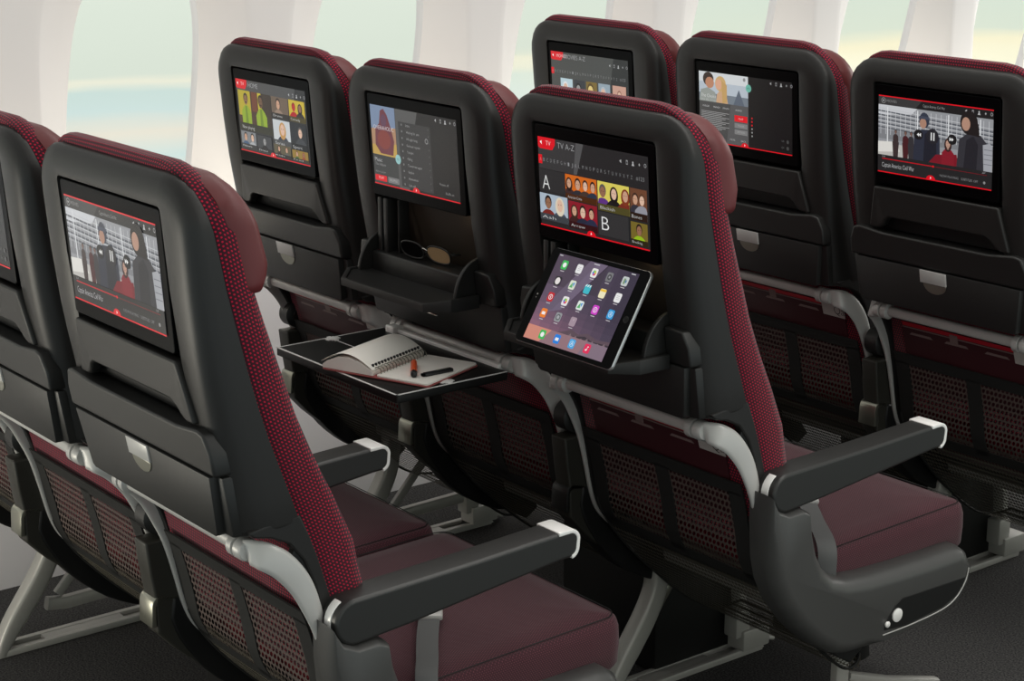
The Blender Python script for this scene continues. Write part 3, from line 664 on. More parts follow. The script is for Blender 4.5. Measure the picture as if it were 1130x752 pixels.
# aisle shroud
SH = [(.168, .578), (.167, .52), (.172, .46), (.182, .42), (.205, .375), (.245, .325), (.29, .283), (.335, .252), (.375, .241), (.42, .239), (.46, .241), (.55, .246), (.615, .253), (.66, .270), (.685, .300), (.692, .33), (.686, .357), (.668, .370), (.645, .371), (.58, .371), (.50, .373), (.42, .377), (.365, .384), (.330, .397), (.305, .42), (.287, .452), (.270, .495), (.262, .530), (.243, .5395), (.21, .5385), (.188, .549), (.178, .566)]
def m_shroud():
    n = len(SH); nr = []
    for i in range(n):
        a, b_, c_ = Vector(SH[i-1]), Vector(SH[i]), Vector(SH[(i+1) % n]); t = ((b_-a).normalized()+(c_-b_).normalized()).normalized(); nr.append(Vector((-t.y, t.x)))
    def ring(off, x): return [(x, SH[i][0]+nr[i].x*off, SH[i][1]+nr[i].y*off) for i in range(n)]
    def lim(i):
        y, z = SH[i]
        if z > .44: return 1-.72*min(1, (z-.44)/.07)
        if z < .345 and y > .44: return .28
        return 1
    rings = [ring(.003, .213), ring(0, .2155)]
    for k in range(9):
        a = PI/2*k/8; o = .026*(1-math.cos(a)); rings.append([(.240+.028*math.sin(a), SH[i][0]+nr[i].x*o*lim(i), SH[i][1]+nr[i].y*o*lim(i)) for i in range(n)])
    return loft(rings, uv=False)
def m_inset():
    return prism([(.672, .313), (.50, .317), (.482, .308), (.464, .288), (.456, .268), (.51, .262), (.612, .270), (.645, .282), (.665, .297)], YZ, .255, .2693, .0008)
def m_inset_trim():
    return sweep([(.2693, y, z) for y, z in smooth_path([(.452, .260), (.53, .2605), (.610, .2665), (.648, .280), (.672, .306), (.679, .330)], 5)], (0, 0, 1), .0012, .0012, 8)
def m_button(y, z, r): return lambda: shifted(lathe([(r*.9, 0), (r, .0008), (r, .003), (r*.8, .0042), (.0002, .0046)], 22, 'x'), (.2685, y, z))
def m_belt():
    pts = smooth_path([(.062, .470, .4445), (.10, .440, .4455), (.14, .410, .4435), (.18, .382, .4425), (.212, .358, .440), (.2285, .346, .425), (.231, .343, .39), (.230, .343, .33)], 6)
    return sweep(pts, (.58, .81, 0), .0165, .0012, 8, 3)
def m_buckle():
    me = box(-.026, .026, -.0195, .0195, 0, .010, .003); me.transform(Matrix.Rotation(-.62, 4, 'Z')); return shifted(me, (.052, .478, .4425))
# deployed table
def m_table():
    return prism(rr(-.205, .200, -.176, .068, .006, 3, 1), XY, .664, .6785, .0015)
def m_table_line():
    bm = bmesh.new(); z0, z1 = .6784, .6792
    for (a, b, c, d) in ((-.2035, .1985, -.1755, -.1715), (.1945, .1985, -.1755, .066), (-.2035, -.201, -.1755, .066)): add_box(bm, a, b, c, d, z0, z1)
    return finish(bm, 0)
def m_table_hinge():
    bm = bmesh.new()
    for s, x in ((-1, -.190), (1, .182)):
        add_box(bm, x-.016, x+.016, -.062, -.054, .678, .6805); add_box(bm, x-.006, x+.006, -.072, -.044, .678, .6805)
        add_box(bm, x-.010, x+.010, -.066, -.050, .678, .6812)
    add_box(bm, -.190, -.11, -.0595, -.0572, .6784, .6793)
    return finish(bm, .0008)
def m_table_arm():
    bm = bmesh.new(); add_box(bm, -.175, .170, .066, .0775, .668, .686)
    add_box(bm, -.178, -.150, .055, .085, .668, .692)
    return finish(bm, .003, 3)
def m_clasp():
    bm = bmesh.new(); 
    for z in (.768, .762): add_box(bm, .01, .055, .012, .018, z, z+.0025)
    return finish(bm, .0008)

def make_seat(r, c, label, screen, open_=False, table=False, left_arm=False, aisle=False, belt=False, dark_cap=False):
    s = empty('airline_seat', (SX+SPACING*c, PITCH*r, 0), label, 'seat', 'economy seats in three rows')
    sh = part('back_shell', 'shell', m_shell, shell_m, s)
    for q in (-1, 1): part('lower_side_panel', 'lsp%d' % q, m_lower_side(q), shell_m, s)
    part('back_cushion', 'cush', m_cushion, back_fab, s)
    part('headrest', 'head', m_headrest, leather_m, s, 'maroon leather headrest')
    sc = part('screen', 'screen', m_screen, bezel_m, s)
    if screen:
        d = Disp(disp_fn, .2715/.1495); SCREENS[screen](d); d.build('screen_picture', sc)
    if open_:
        for q in (-1, 1): part('seat_back_band', 'bandh%d' % q, lambda: m_band_half(q), dark_m, s)
    else: part('seat_back_band', 'band', lambda: m_band(False), dark_m, s)
    part('tray_surround', 'surr', m_surround, black_m if table else dark_m, s)
    if open_:
        fl = part('device_shelf', 'shelf', m_shelf, tray_m, s); [part('shelf_cheek', 'wing%d' % q, lambda: m_wings(q), dark_m, fl) for q in (-1, 1)]
        part('recess_back', 'rback', lambda: prism(rr(-.1505, .1505, .81, .958, .004, 3, 1), lambda x, z, w: (x, yb(z)*.2+ys(z)*.8-.008+w, z), 0, .003, 0), cavity_m, s)
        part('recess_lamp', 'rlamp', lambda: box(.080, .105, .034, .050, .9575, .9605, .001), lampglow_m, s, 'small lit lamp under the screen')
        part('recess_ledge', 'ledge', m_ledge, dark_m, s); part('recess_rib', 'ribs', m_ribs, dark_m, s)
    else:
        part('device_flap', 'flap', m_flap, shell_m, s)
        part('flap_slot', 'slot', m_flap_slot, black_m, s)
    if table:
        t = part('tray_table', 'table', m_table, black_m, s, 'black folding table with white edge line')
        part('edge_line', 'tline', m_table_line, white_m, t); part('fold_hinge', 'thinge', m_table_hinge, white_m, t); part('table_arm', 'tarm', m_table_arm, white_m, t)
        part('tray_clasp', 'clasp', m_clasp, chrome_m, s)
    else:
        t = part('tray_table', 'tray', m_tray, tray_m, s)
        l = part('tray_latch', 'latch', m_latch, silver_m, t); part('finger_cup', 'cup', m_latch_cup, black_m if r else steel_m, t)  # nearest-row cup in bright metal, standing in for light falling on it
    b = part('hinge_bar', 'bar', m_bar, silver_m, s)
    for q in (-1, 1):
        part('bar_knob', 'knob%d' % q, m_knob(q), silver_m, b)
        part('bracket', 'brk%d' % q, m_bracket(q), silver_m, s)
        part('side_frame', 'sf%d' % q, m_side_frame(q), black_m, s)
    part('lumbar_cushion', 'lumb', m_lumbar, lumbar_fab, s)
    p = part('mesh_pocket', 'pbag', lambda: pk_surface(-.2, .2, 4.0/F, 1, 0, taper=.25, belly=.0), net_fine, s)
    part('pocket_window', 'pwin', lambda: joined_uv(pk_surface(-.168, -.014, 1.3/F, 4.6/F), pk_surface(.014, .168, 1.3/F, 4.6/F)), net_coarse, p)
    part('pocket_trim', 'ptrim', m_pocket_trim, trim_m, p)
    cu = part('seat_cushion', 'scush', m_seat_cushion, seat_fab, s); part('cushion_piping', 'welt', m_welt, black_m, cu)
    part('seat_pan', 'pan', m_pan, black_m, s)
    for q in ((-1, 1) if left_arm else (1,)):
        dx = -.5+.034 if q < 0 else 0
        a = part('armrest', 'arm%d' % q, lambda: shifted(m_arm(), (dx, 0, 0)), arm_m, s)
        part('armrest_cap', 'acap%d' % q, lambda: shifted(m_arm_cap(), (dx, 0, 0)), white_m, a)
        if aisle or q < 0: part('armrest_band', 'aband%d' % q, lambda: shifted(m_arm_band(), (dx, 0, 0)), white_m, a)
        if q < 0 or not aisle:
            part('armrest_hub', 'hub%d' % q, lambda: shifted(m_hub(), (dx, 0, 0)), dark_m, s)
            dv = part('divider', 'div%d' % q, lambda: shifted(m_divider(), (dx, 0, 0)), divider_m, s)
            part('divider_cap', 'divc%d%d' % (q, dark_cap), lambda: shifted(m_divider_cap(), (dx, 0, 0)), dark_m if dark_cap else steel_m, dv)
            part('divider_foot', 'divl%d' % q, lambda: shifted(m_divider_low(), (dx, 0, 0)), black_m, dv)
    if aisle:
        k = part('side_shroud', 'shroud', m_shroud, shroud_m, s)
        part('shroud_inset', 'inset', m_inset, black_m, k, 'black inset panel'); part('inset_trim', 'itrim', m_inset_trim, silver_m, k)
        part('recline_button', 'but1', m_button(.487, .289, .0125), white_m, k); part('recline_button', 'but2', m_button(.462, .278, .0058), white_m, k)
    if belt:
        bl = part('seat_belt', 'belt', m_belt, belt_m, s); part('belt_buckle', 'buck', m_buckle, silver_m, bl)
    return s
def joined_uv(a, b):
    bm = bmesh.new(); bm.from_mesh(a); bm.from_mesh(b); me = bpy.data.meshes.new('m'); bm.to_mesh(me); bm.free()
    me.polygons.foreach_set('use_smooth', [True]*len(me.polygons)); return me

make_seat(0, 0, 'maroon airline seat in the nearest row beside the wall, cut by the left frame edge', 'music', left_arm=True)
make_seat(0, 1, 'maroon airline seat in the nearest row, half cut off at the left frame edge', 'romance')
make_seat(0, 2, 'maroon airline seat in the nearest row by the aisle, film on its screen', 'movie', aisle=True, belt=True)
make_seat(1, 0, 'maroon airline seat in the middle row by the windows, tiles of programmes on its screen', 'home', left_arm=True)
make_seat(1, 1, 'maroon airline seat in the middle row with its black table folded down', 'music', open_=True, table=True, dark_cap=True)
make_seat(1, 2, 'maroon airline seat in the middle row by the aisle, tablet on its open shelf', 'tv', open_=True, aisle=True, belt=True)
make_seat(2, 0, 'maroon airline seat in the far row, leftmost, mostly hidden behind the tablet seat', 'az', left_arm=True)
make_seat(2, 1, 'maroon airline seat in the far row showing a kissing couple on its screen', 'romance')
make_seat(2, 2, 'maroon airline seat in the far row at the right frame edge, film on its screen', 'movie', aisle=True)

# ------------------------------------------------------------------ the frames that carry each row
LEGP = [(.385, .290, .020), (.378, .24, .020), (.372, .20, .020), (.350, .155, .021), (.315, .105, .021), (.285, .065, .019), (.262, .03, .015), (.250, .004, .012)]
def m_leg(x):
    def f():
        sp = smooth_path(LEGP, 4)
        return sweep([(x, p[0], p[1]) for p in sp], (0, 1, .45), [p[2] for p in sp], .0185, 14, 5)
    return f
def m_rail(x):
    def f():
        bm = bmesh.new()
        add_box(bm, x-.036, x-.022, .235, .66, 0, .014); add_box(bm, x+.004, x+.018, .235, .66, 0, .014)
        add_box(bm, x-.03, x+.012, .235, .28, .0, .0115); add_box(bm, x-.03, x+.012, .35, .53, .0, .0125); add_box(bm, x-.03, x+.012, .62, .66, 0, .0125); add_box(bm, x-.03, x+.012, .23, .67, 0, .004)
        return finish(bm, .0025)
    return f
def m_front_leg(x):
    def f():
        bm = bmesh.new(); add_box(bm, x-.03, x+.022, .600, .675, .010, .055); add_box(bm, x-.022, x+.015, .585, .625, .04, .10)
        a = finish(bm, .004)
        b = sweep([(x-.004, .615, .05), (x-.004, .605, .15), (x-.004, .585, .27)], (1, 0, 0), .015, .011, 12, 4)
        return joined(a, b, sweep([(x-.004, .672, .02), (x-.004, .70, .012)], (1, 0, 0), .016, .006, 12, 3))
    return f
def m_strut(x):
    def f():
        a = sweep([(x-.004, .36, .085), (x-.004, .40, .078), (x-.004, .62, .082)], (0, 0, 1), .014, .010, 12, 4)
        b = sweep([(x-.004, .385, .10), (x-.004, .47, .19), (x-.004, .54, .27)], (0, 1, -1), .010, .007, 10, 4)
        return joined(a, b)
    return f
def make_frame(r, label):
    s = empty('seat_base_frame', (0, PITCH*r, 0), label, 'seat frame', 'frames under the seat rows')
    for x in (-.004, .914):
        part('leg', 'leg%.2f' % x, m_leg(x), frame_m, s); part('floor_rail', 'rail%.2f' % x, m_rail(x), frame_m, s)
        part('front_leg', 'fleg%.2f' % x, m_front_leg(x), frame_m, s)
        if x < .5: part('strut', 'strut', m_strut(x), frame_m, s)
        else: part('brace', 'brace', lambda: sweep([(.91, .375, .15), (.905, .42, .20), (.90, .47, .26)], (0, 1, -1), .010, .007, 10, 4), steel_m, s)
    part('cross_beam', 'beam', lambda: joined(tube([(-.09, .385, .285), (1.33, .385, .285)], .018, 14), tube([(-.09, .58, .285), (1.33, .58, .285)], .018, 14)), frame_m, s)
    part('under_seat_block', 'ebox', lambda: box(.60, .890, .40, .645, .004, .262, .006), black_m, s, 'black box under the seats')  # plain black block filling the space between the legs
    part('aisle_leg', 'aleg', lambda: joined(sweep([(1.268, .512, .27), (1.268, .515, .20), (1.268, .515, .004)], (1, 0, 0), .010, .017, 12, 5), sweep([(1.262, .54, .10), (1.262, .66, .055), (1.262, .80, .012)], (1, 0, 0), .012, .009, 10, 3)), frame_m, s)
    part('belly_box', 'bbox', lambda: joined(box(1.20, 1.30, .40, .60, .215, .262, .006), sweep([(1.29, .53, .22), (1.29, .54, .15)], (0, 1, 0), .02, .016, 12, 3)), black_m, s)
    return s
make_frame(0, 'light grey metal legs and floor rails under the nearest seat row')
make_frame(1, 'light grey metal legs and floor rails under the middle seat row')
make_frame(2, 'light grey metal legs and floor rails under the far seat row')

# ------------------------------------------------------------------ loose things
def at_seat(r, c): return Vector((SX+SPACING*c, PITCH*r, 0))
def booklet(r, c, label):
    b = empty('safety_booklet', at_seat(r, c), label, 'booklet', 'booklets in the seat pockets')
    f = lambda x, z, w: (x, .149+(.66-z)*.26+w, z-.012)
    part('cover', 'bk1', lambda: prism([(-.172, .520), (.168, .520), (.168, .6665), (-.172, .6665)], f, 0, .004, .0006), book_m, b)
    part('title_band', 'bk2', lambda: prism([(-.171, .6575), (.105, .6575), (.105, .666), (-.171, .666)], f, -.0008, 0, 0), red_m, b, 'red band along the top edge')
    part('printed_line', 'bk3', lambda: joined(prism([(-.171, .6535), (.11, .6535), (.11, .6560), (-.171, .6560)], f, -.0008, 0, 0), *[prism([(a, .6395), (a+.06, .6395), (a+.054, .6445), (a+.006, .6445)], f, -.0008, 0, 0) for a in (-.155, -.065, .035)], prism([(-.05, .645), (-.03, .645), (-.03, .662), (-.05, .662)], f, -.001, 0, 0)), dash_m, b)
    t = part('corner_tag', 'bk4', lambda: prism([(.108, .636), (.170, .636), (.168, .6655), (.106, .6655)], f, -.0012, 0, 0), tag_m, b, 'pale tag with dark letters')
    def letters():
        vs, fs, x0, x1, y0, y1 = text_polys('Qa')
        k = .019/.7; me = bpy.data.meshes.new('m')
        me.from_pydata([f(.141+(x-x0)*k*.9, .6425+y*k, -.0016) for x, y in vs], [], fs); return me
    part('lettering', 'bk5', letters, black_m, t)
    return b
booklet(1, 0, 'dark red booklet in the pocket of the window seat, middle row, behind the open table')
booklet(1, 2, 'dark red booklet with pale lettered tag in the pocket below the tablet')
booklet(2, 1, 'dark red booklet with pale tag in the pocket below the kissing couple screen')
booklet(2, 2, 'dark red booklet in the pocket at the right frame edge, far row')

# tablet
def make_tablet():
    o = at_seat(1, 2)
    th = .5324; Wd, H = .2425, .168
    s = empty('tablet', o+Vector((.0481-SX-.0, -.0766, .8065)), 'black framed tablet showing rows of app icons, leaning on the open seat shelf', 'tablet')
    s.rotation_euler = (-th, 0, 0)
    part('tablet_back', 'tb1', lambda: prism(rr(0, Wd, 0, H, .009, 5, 1), lambda x, z, w: (x, w, z), .0012, .0075, .0012), alu_m, s, 'silver metal back')
    g = part('tablet_glass', 'tb2', lambda: prism(rr(.0008, Wd-.0008, .0008, H-.0008, .0085, 5, 1), lambda x, z, w: (x, w, z), 0, .0015, .0004), bezel_m, s)
    x0, x1, z0, z1 = .0215, Wd-.0235, .0085, H-.0085
    d = Disp(lambda u, v, k: (x0+(x1-x0)*u, -.0002-k, z1-(z1-z0)*v), (x1-x0)/(z1-z0), .000008)
    N = 14
    for k in range(N):
        a, b = k/N, (k+1)/N
        for q in range(8):
            u = q/8; t = (1-a)*.9; g1 = (96, 78, 100); g2 = (44, 36, 58)
            c = [int(g1[i]*(1-u)**.8+g2[i]*(1-(1-u)**.8)) for i in range(3)]
            e = max(0, a-.45)*1.2; c = [min(255, int(c[0]+e*110*(1-u*.6))), min(255, int(c[1]+e*45)), min(255, int(c[2]+e*45))]
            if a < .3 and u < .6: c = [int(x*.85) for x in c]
            d.rect(u, a, u+.126, b+.002, tuple(c))
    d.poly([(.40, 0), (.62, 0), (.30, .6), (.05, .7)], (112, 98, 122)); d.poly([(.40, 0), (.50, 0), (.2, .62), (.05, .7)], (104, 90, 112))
    d.poly([(.25, .86), (.4, .83), (.52, .77), (.62, .8), (.72, .76), (.85, .8), (1, .78), (1, .9), (.25, .9)], (92, 72, 84)); d.poly([(.55, .84), (.7, .8), (.8, .83), (1, .82), (1, .9), (.5, .9)], (54, 42, 54))
    for k in range(7): d.poly([(.5+.07*k, .86-.01*(k % 2)), (.53+.07*k, .81+.01*(k % 3)), (.56+.07*k, .865)], (124, 104, 112))
    d.poly([(0, .84), (1, .84), (1, 1), (0, 1)], (150, 116, 124)); d.poly([(0, .84), (.3, .84), (.2, 1), (0, 1)], (214, 140, 122)); d.poly([(.75, .84), (1, .84), (1, 1), (.7, 1)], (132, 112, 128))
    pal = [[((60, 190, 90), 'r'), ((240, 240, 240), 'l'), ((240, 240, 236), 'f'), ((120, 120, 124), 'c'), ((200, 206, 206), 'm')],
           [((30, 28, 30), 'o'), ((226, 232, 214), 'g'), ((60, 190, 206), 's'), ((248, 240, 200), 'y'), ((242, 242, 242), 'l')],
           [((204, 28, 40), 't'), ((240, 236, 238), 'p'), ((232, 240, 236), 'g'), ((214, 60, 206), 'o2'), ((44, 160, 226), 'a')],
           [((242, 130, 40), 'b'), ((150, 152, 156), 'w'), ((168, 146, 160), 'd')]]
    hu, hv = .037, .052
    def icon(cu, cv, col, kind):
        d.rrect(cu-hu, cv-hv, cu+hu, cv+hv, .02, col)
        wht = (250, 250, 250)
        if kind in ('r',): d.ell(cu, cv, hu*.6, hv*.55, wht)
        if kind == 'l':
            for k in range(3): d.rect(cu-hu*.5, cv-hv*.4+k*hv*.35, cu+hu*.5, cv-hv*.34+k*hv*.35, (150, 150, 156))
        if kind in ('f', 'p'):
            for k, cc in enumerate(((240, 170, 40), (230, 80, 50), (190, 70, 170), (60, 120, 220), (60, 190, 120), (180, 210, 60))): d.ell(cu+hu*.36*math.cos(k*1.047), cv+hv*.36*math.sin(k*1.047), hu*.28, hv*.28, cc, 10)
        if kind == 'c': d.ell(cu, cv, hu*.62, hv*.6, (60, 60, 64)); d.ell(cu, cv, hu*.3, hv*.3, (150, 150, 155))
        if kind == 'm': d.rect(cu-hu*.5, cv-hv*.6, cu+hu*.1, cv+hv*.6, (120, 150, 110)); d.rect(cu, cv-hv*.3, cu+hu*.5, cv+hv*.3, (90, 130, 170))
        if kind == 'o': d.ell(cu, cv, hu*.8, hv*.78, (238, 232, 230))
        if kind == 'g': d.poly([(cu-hu*.8, cv+hv*.6), (cu-hu*.1, cv-hv*.6), (cu+hu*.3, cv+hv*.6)], (90, 180, 110)); d.poly([(cu, cv-hv*.4), (cu+hu*.7, cv-hv*.7), (cu+hu*.5, cv+hv*.4)], (80, 150, 220))
        if kind == 's': 
            for k in range(3): d.poly([(cu-hu+k*hu*.7, cv-hv*.5), (cu-hu*.7+k*hu*.7, cv-hv), (cu-hu*.4+k*hu*.7, cv-hv), (cu-hu*.7+k*hu*.7, cv-hv*.5)], wht)
        if kind == 'y': d.rect(cu-hu*.95, cv-hv*.9, cu+hu*.95, cv-hv*.4, (250, 200, 50))
        if kind in ('t', 'o2'): d.ell(cu, cv, hu*.65, hv*.6, wht); d.ell(cu, cv, hu*.5, hv*.46, col); d.rect(cu-hu*.1, cv-hv*.3, cu+hu*.1, cv+hv*.3, wht)
        if kind == 'a': d.ell(cu, cv, hu*.7, hv*.65, (190, 228, 250)); d.ell(cu, cv, hu*.55, hv*.5, col); d.poly([(cu-hu*.35, cv+hv*.3), (cu, cv-hv*.4), (cu+hu*.35, cv+hv*.3), (cu+hu*.2, cv+hv*.3), (cu, cv-hv*.1), (cu-hu*.2, cv+hv*.3)], wht)
        if kind in ('b', 'e'): d.rect(cu-hu*.55, cv-hv*.3, cu+hu*.55, cv+hv*.35, wht)
        if kind == 'w': d.ell(cu, cv, hu*.72, hv*.68, (90, 92, 96)); d.ell(cu, cv, hu*.45, hv*.42, (170, 172, 176))
        if kind == 'd': d.rect(cu-hu*.1, cv-hv*.6, cu+hu*.1, cv-hv*.2, (206, 190, 200))
        if kind == 'n': d.ell(cu-hu*.2, cv+hv*.3, hu*.25, hv*.2, wht); d.rect(cu, cv-hv*.5, cu+hu*.12, cv+hv*.35, wht); d.rect(cu, cv-hv*.5, cu+hu*.4, cv-hv*.35, wht)
    for ri, row in enumerate(pal):
        for ci, (col, kd) in enumerate(row):
            cu, cv = .12+.19*ci, .115+.19*ri; icon(cu, cv, col, kd); d.rect(cu-.024, cv+.068, cu+.024, cv+.076, (206, 200, 206))
    for k, (col, kd) in enumerate((((60, 190, 90), 'r'), ((30, 130, 226), 'e'), ((70, 170, 232), 'a'), ((232, 40, 90), 'n'))): icon(.215+.19*k, .915, col, kd)
    d.rect(.02, .015, .06, .025, (210, 210, 214)); d.rect(.46, .015, .53, .025, (210, 210, 214)); d.rect(.92, .015, .97, .025, (210, 210, 214))
    d.build('tablet_display', g)
    part('home_button', 'tb3', lambda: shifted(lathe([(.0058, 0), (.0058, -.0003), (.0050, -.0003), (.0048, 0)], 20, 'y'), (Wd-.0115, -.0001, H/2)), dark_m, g)
    part('camera_lens', 'tb4', lambda: joined(shifted(lathe([(.0016, 0), (.0014, -.0003)], 10, 'y'), (.010, -.0001, H/2)), shifted(lathe([(.0009, 0), (.0008, -.0003)], 10, 'y'), (.010, -.0001, H/2-.006))), tag_m, g)
make_tablet()

# folded glasses on the ledge of the open recess
def make_glasses():
    s = empty('folded_glasses', at_seat(1, 1)+Vector((-.03, .03, .852)), 'folded dark rimmed glasses lying in the open seat recess above the table', 'glasses', rotz=.12)
    def rim(cx, sx):
        pts = [(cx+.031*math.copysign(abs(math.cos(a))**.8, math.cos(a)), -.010+.0035*math.sin(a)*0-.006*math.sin(a), .0195+.0165*math.copysign(abs(math.sin(a))**.8, math.sin(a))) for a in [2*PI*k/28 for k in range(29)]]
        return tube(pts+[pts[1]], .0018, 8)
    part('rim', 'gl1', lambda: rim(0.0, 1), dark_m, s); part('rim', 'gl2', lambda: rim(.072, 1), dark_m, s)
    def lens(cx): return prism([(cx+.0295*math.copysign(abs(math.cos(a))**.8, math.cos(a)), .0195+.0155*math.copysign(abs(math.sin(a))**.8, math.sin(a))) for a in [2*PI*k/24 for k in range(24)]], lambda x, z, w: (x, -.010-.0062*(z-.0195)/.0165+w, z), -.0006, .0006, 0)
    part('lens', 'gl3', lambda: lens(0.0), bezel_m, s); part('lens', 'gl4', lambda: lens(.072), tan_m, s, 'tan coloured lens')  # one lens near-black, the other tan
    part('bridge', 'gl5', lambda: tube(smooth_path([(.030, -.012, .024), (.036, -.016, .028), (.042, -.012, .024)], 4), .0017, 8), chrome_m, s)
    part('temple', 'gl6', lambda: tube(smooth_path([(-.031, -.008, .027), (-.034, .008, .022), (.01, .016, .010), (.075, .014, .003)], 6), .0016, 8), dark_m, s)
    part('temple', 'gl7', lambda: tube(smooth_path([(.103, -.008, .027), (.106, .012, .022), (.06, .022, .012), (.0, .024, .003)], 6), .0016, 8), dark_m, s)
make_glasses()

# notebook on the table
def make_notebook():
    TZ = .6795
    o = at_seat(1, 1)+Vector((.126-SX, -.190, TZ))
    s = empty('spiral_notebook', o, 'open spiral notebook with blank white pages lying on the black folding table', 'notebook', rotz=math.radians(20.3))
    HW = .117; D = .166
    part('cover', 'nb1', lambda: prism(rr(0, .2335, 0, D, .008, 4, 1), XY, 0, .003, .001), cover_m, s, 'dusty red cover')
    def pages_left():
        prof = [(.002, .0035), (.002, .010), (.012, .0175), (.035, .027), (.06, .0295), (.085, .0245), (.105, .016), (.1135, .0115), (.1135, .0035)]
        return prism(smooth_path(prof[:1], 1)+prof[1:8]+[prof[8]], lambda x, z, w: (x, w, z), .002, D-.002, .0005, 1, 80)
    part('page_stack', 'nb2', pages_left, paper_m, s)
    part('raised_leaf', 'nb2b', lambda: sweep_leaf([(.0, .016), (.018, .0265), (.045, .036), (.07, .0355), (.095, .026), (.1145, .0145)], .001, D-.004), paper_m, s)
    part('page_stack', 'nb3', lambda: prism(rr(.120, .2315, .002, D-.002, .007, 4, 1), XY, .003, .0065, .0006), paper_m, s)
    def rings():
        ms = []
        for k in range(16):
            y = .012+.0094*k
            ms.append(tube([(.1175+.0085*math.cos(a), y, .0095+.0085*math.sin(a)) for a in [-.3+(PI+.6)*q/10 for q in range(11)]], .0009, 6))
        return joined(*ms)
    part('spiral_binding', 'nb4', rings, steel_m, s)
    part('punched_hole', 'nb5', lambda: joined(*[box(.1055, .1095, .0095+.0094*k, .0145+.0094*k, .0135, .0225, .0008, 1) for k in range(16)]), dark_m, s)
    z = TZ+.0065
    p = empty('highlighter_pen', at_seat(1, 1)+Vector((.262-SX, -.080, z+.0058)), 'orange capped pen with dark tip lying on the open notebook', 'pen', rotz=math.radians(55))
    part('pen_body', 'pn1', lambda: lathe([(.003, .042), (.0056, .040), (.0062, -.028)], 16, 'y'), orange_m, p)
    part('pen_cap', 'pn2', lambda: lathe([(.0062, -.028), (.0062, -.036), (.0056, -.040), (.003, -.0415)], 16, 'y'), pen_m, p)
    q = empty('pen_drive', at_seat(1, 1)+Vector((.300-SX, -.054, z)), 'short black metal stick lying beside the orange pen on the notebook', 'pen', rotz=math.radians(88))
    part('stick_body', 'us1', lambda: box(-.030, .030, -.0055, .0055, 0, .0065, .0018), pen_m, q)
    part('stick_end', 'us2', lambda: box(-.0345, -.0295, -.0048, .0048, .0008, .0058, .0012), bezel_m, q); part('clip', 'us3', lambda: box(-.004, .026, -.0012, .0012, .0065, .0078, .0004), steel_m, q)
def sweep_leaf(prof, y0, y1):
    sp = smooth_path(prof, 4); bm = bmesh.new(); L = []
    a = [bm.verts.new((x, y0, z)) for x, z in sp]; b = [bm.verts.new((x, y1, z)) for x, z in sp]
    for i in range(len(sp)-1): bm.faces.new((a[i], a[i+1], b[i+1], b[i]))
    bmesh.ops.recalc_face_normals(bm, faces=bm.faces)
    bmesh.ops.solidify(bm, geom=bm.faces[:], thickness=.0006)
    me = bpy.data.meshes.new('m'); bm.to_mesh(me); bm.free(); me.polygons.foreach_set('use_smooth', [True]*len(me.polygons)); me.set_sharp_from_angle(angle=.6); return me
make_notebook()

# ------------------------------------------------------------------ cabin: floor, side wall with windows
def structure(o): o['kind'] = 'structure'; return o
fl_m = pbr('carpet', (44, 45, 47), 0.95, 0, 0.1)
b = fl_m.node_tree.nodes['Principled BSDF']
tc = nn(fl_m, 'ShaderNodeTexCoord'); no = nn(fl_m, 'ShaderNodeTexNoise'); no.inputs['Scale'].default_value = 260; no.inputs['Detail'].default_value = 4
ln(fl_m, tc.outputs['Object'], no.inputs['Vector']); cr = nn(fl_m, 'ShaderNodeValToRGB'); cr.color_ramp.elements[0].position = .35; cr.color_ramp.elements[1].position = .68
cr.color_ramp.elements[0].color = (*lin((38, 38, 39)), 1); cr.color_ramp.elements[1].color = (*lin((84, 83, 82)), 1)
ln(fl_m, no.outputs['Fac'], cr.inputs[0]); ln(fl_m, cr.outputs[0], b.inputs['Base Color'])
bp = nn(fl_m, 'ShaderNodeBump'); bp.inputs['Strength'].default_value = .5; bp.inputs['Distance'].default_value = .003; ln(fl_m, no.outputs['Fac'], bp.inputs['Height']); ln(fl_m, bp.outputs[0], b.inputs['Normal'])
structure(obj('floor', box(-.36, 3.2, -1.5, 7.0, -.04, 0, 0), fl_m))

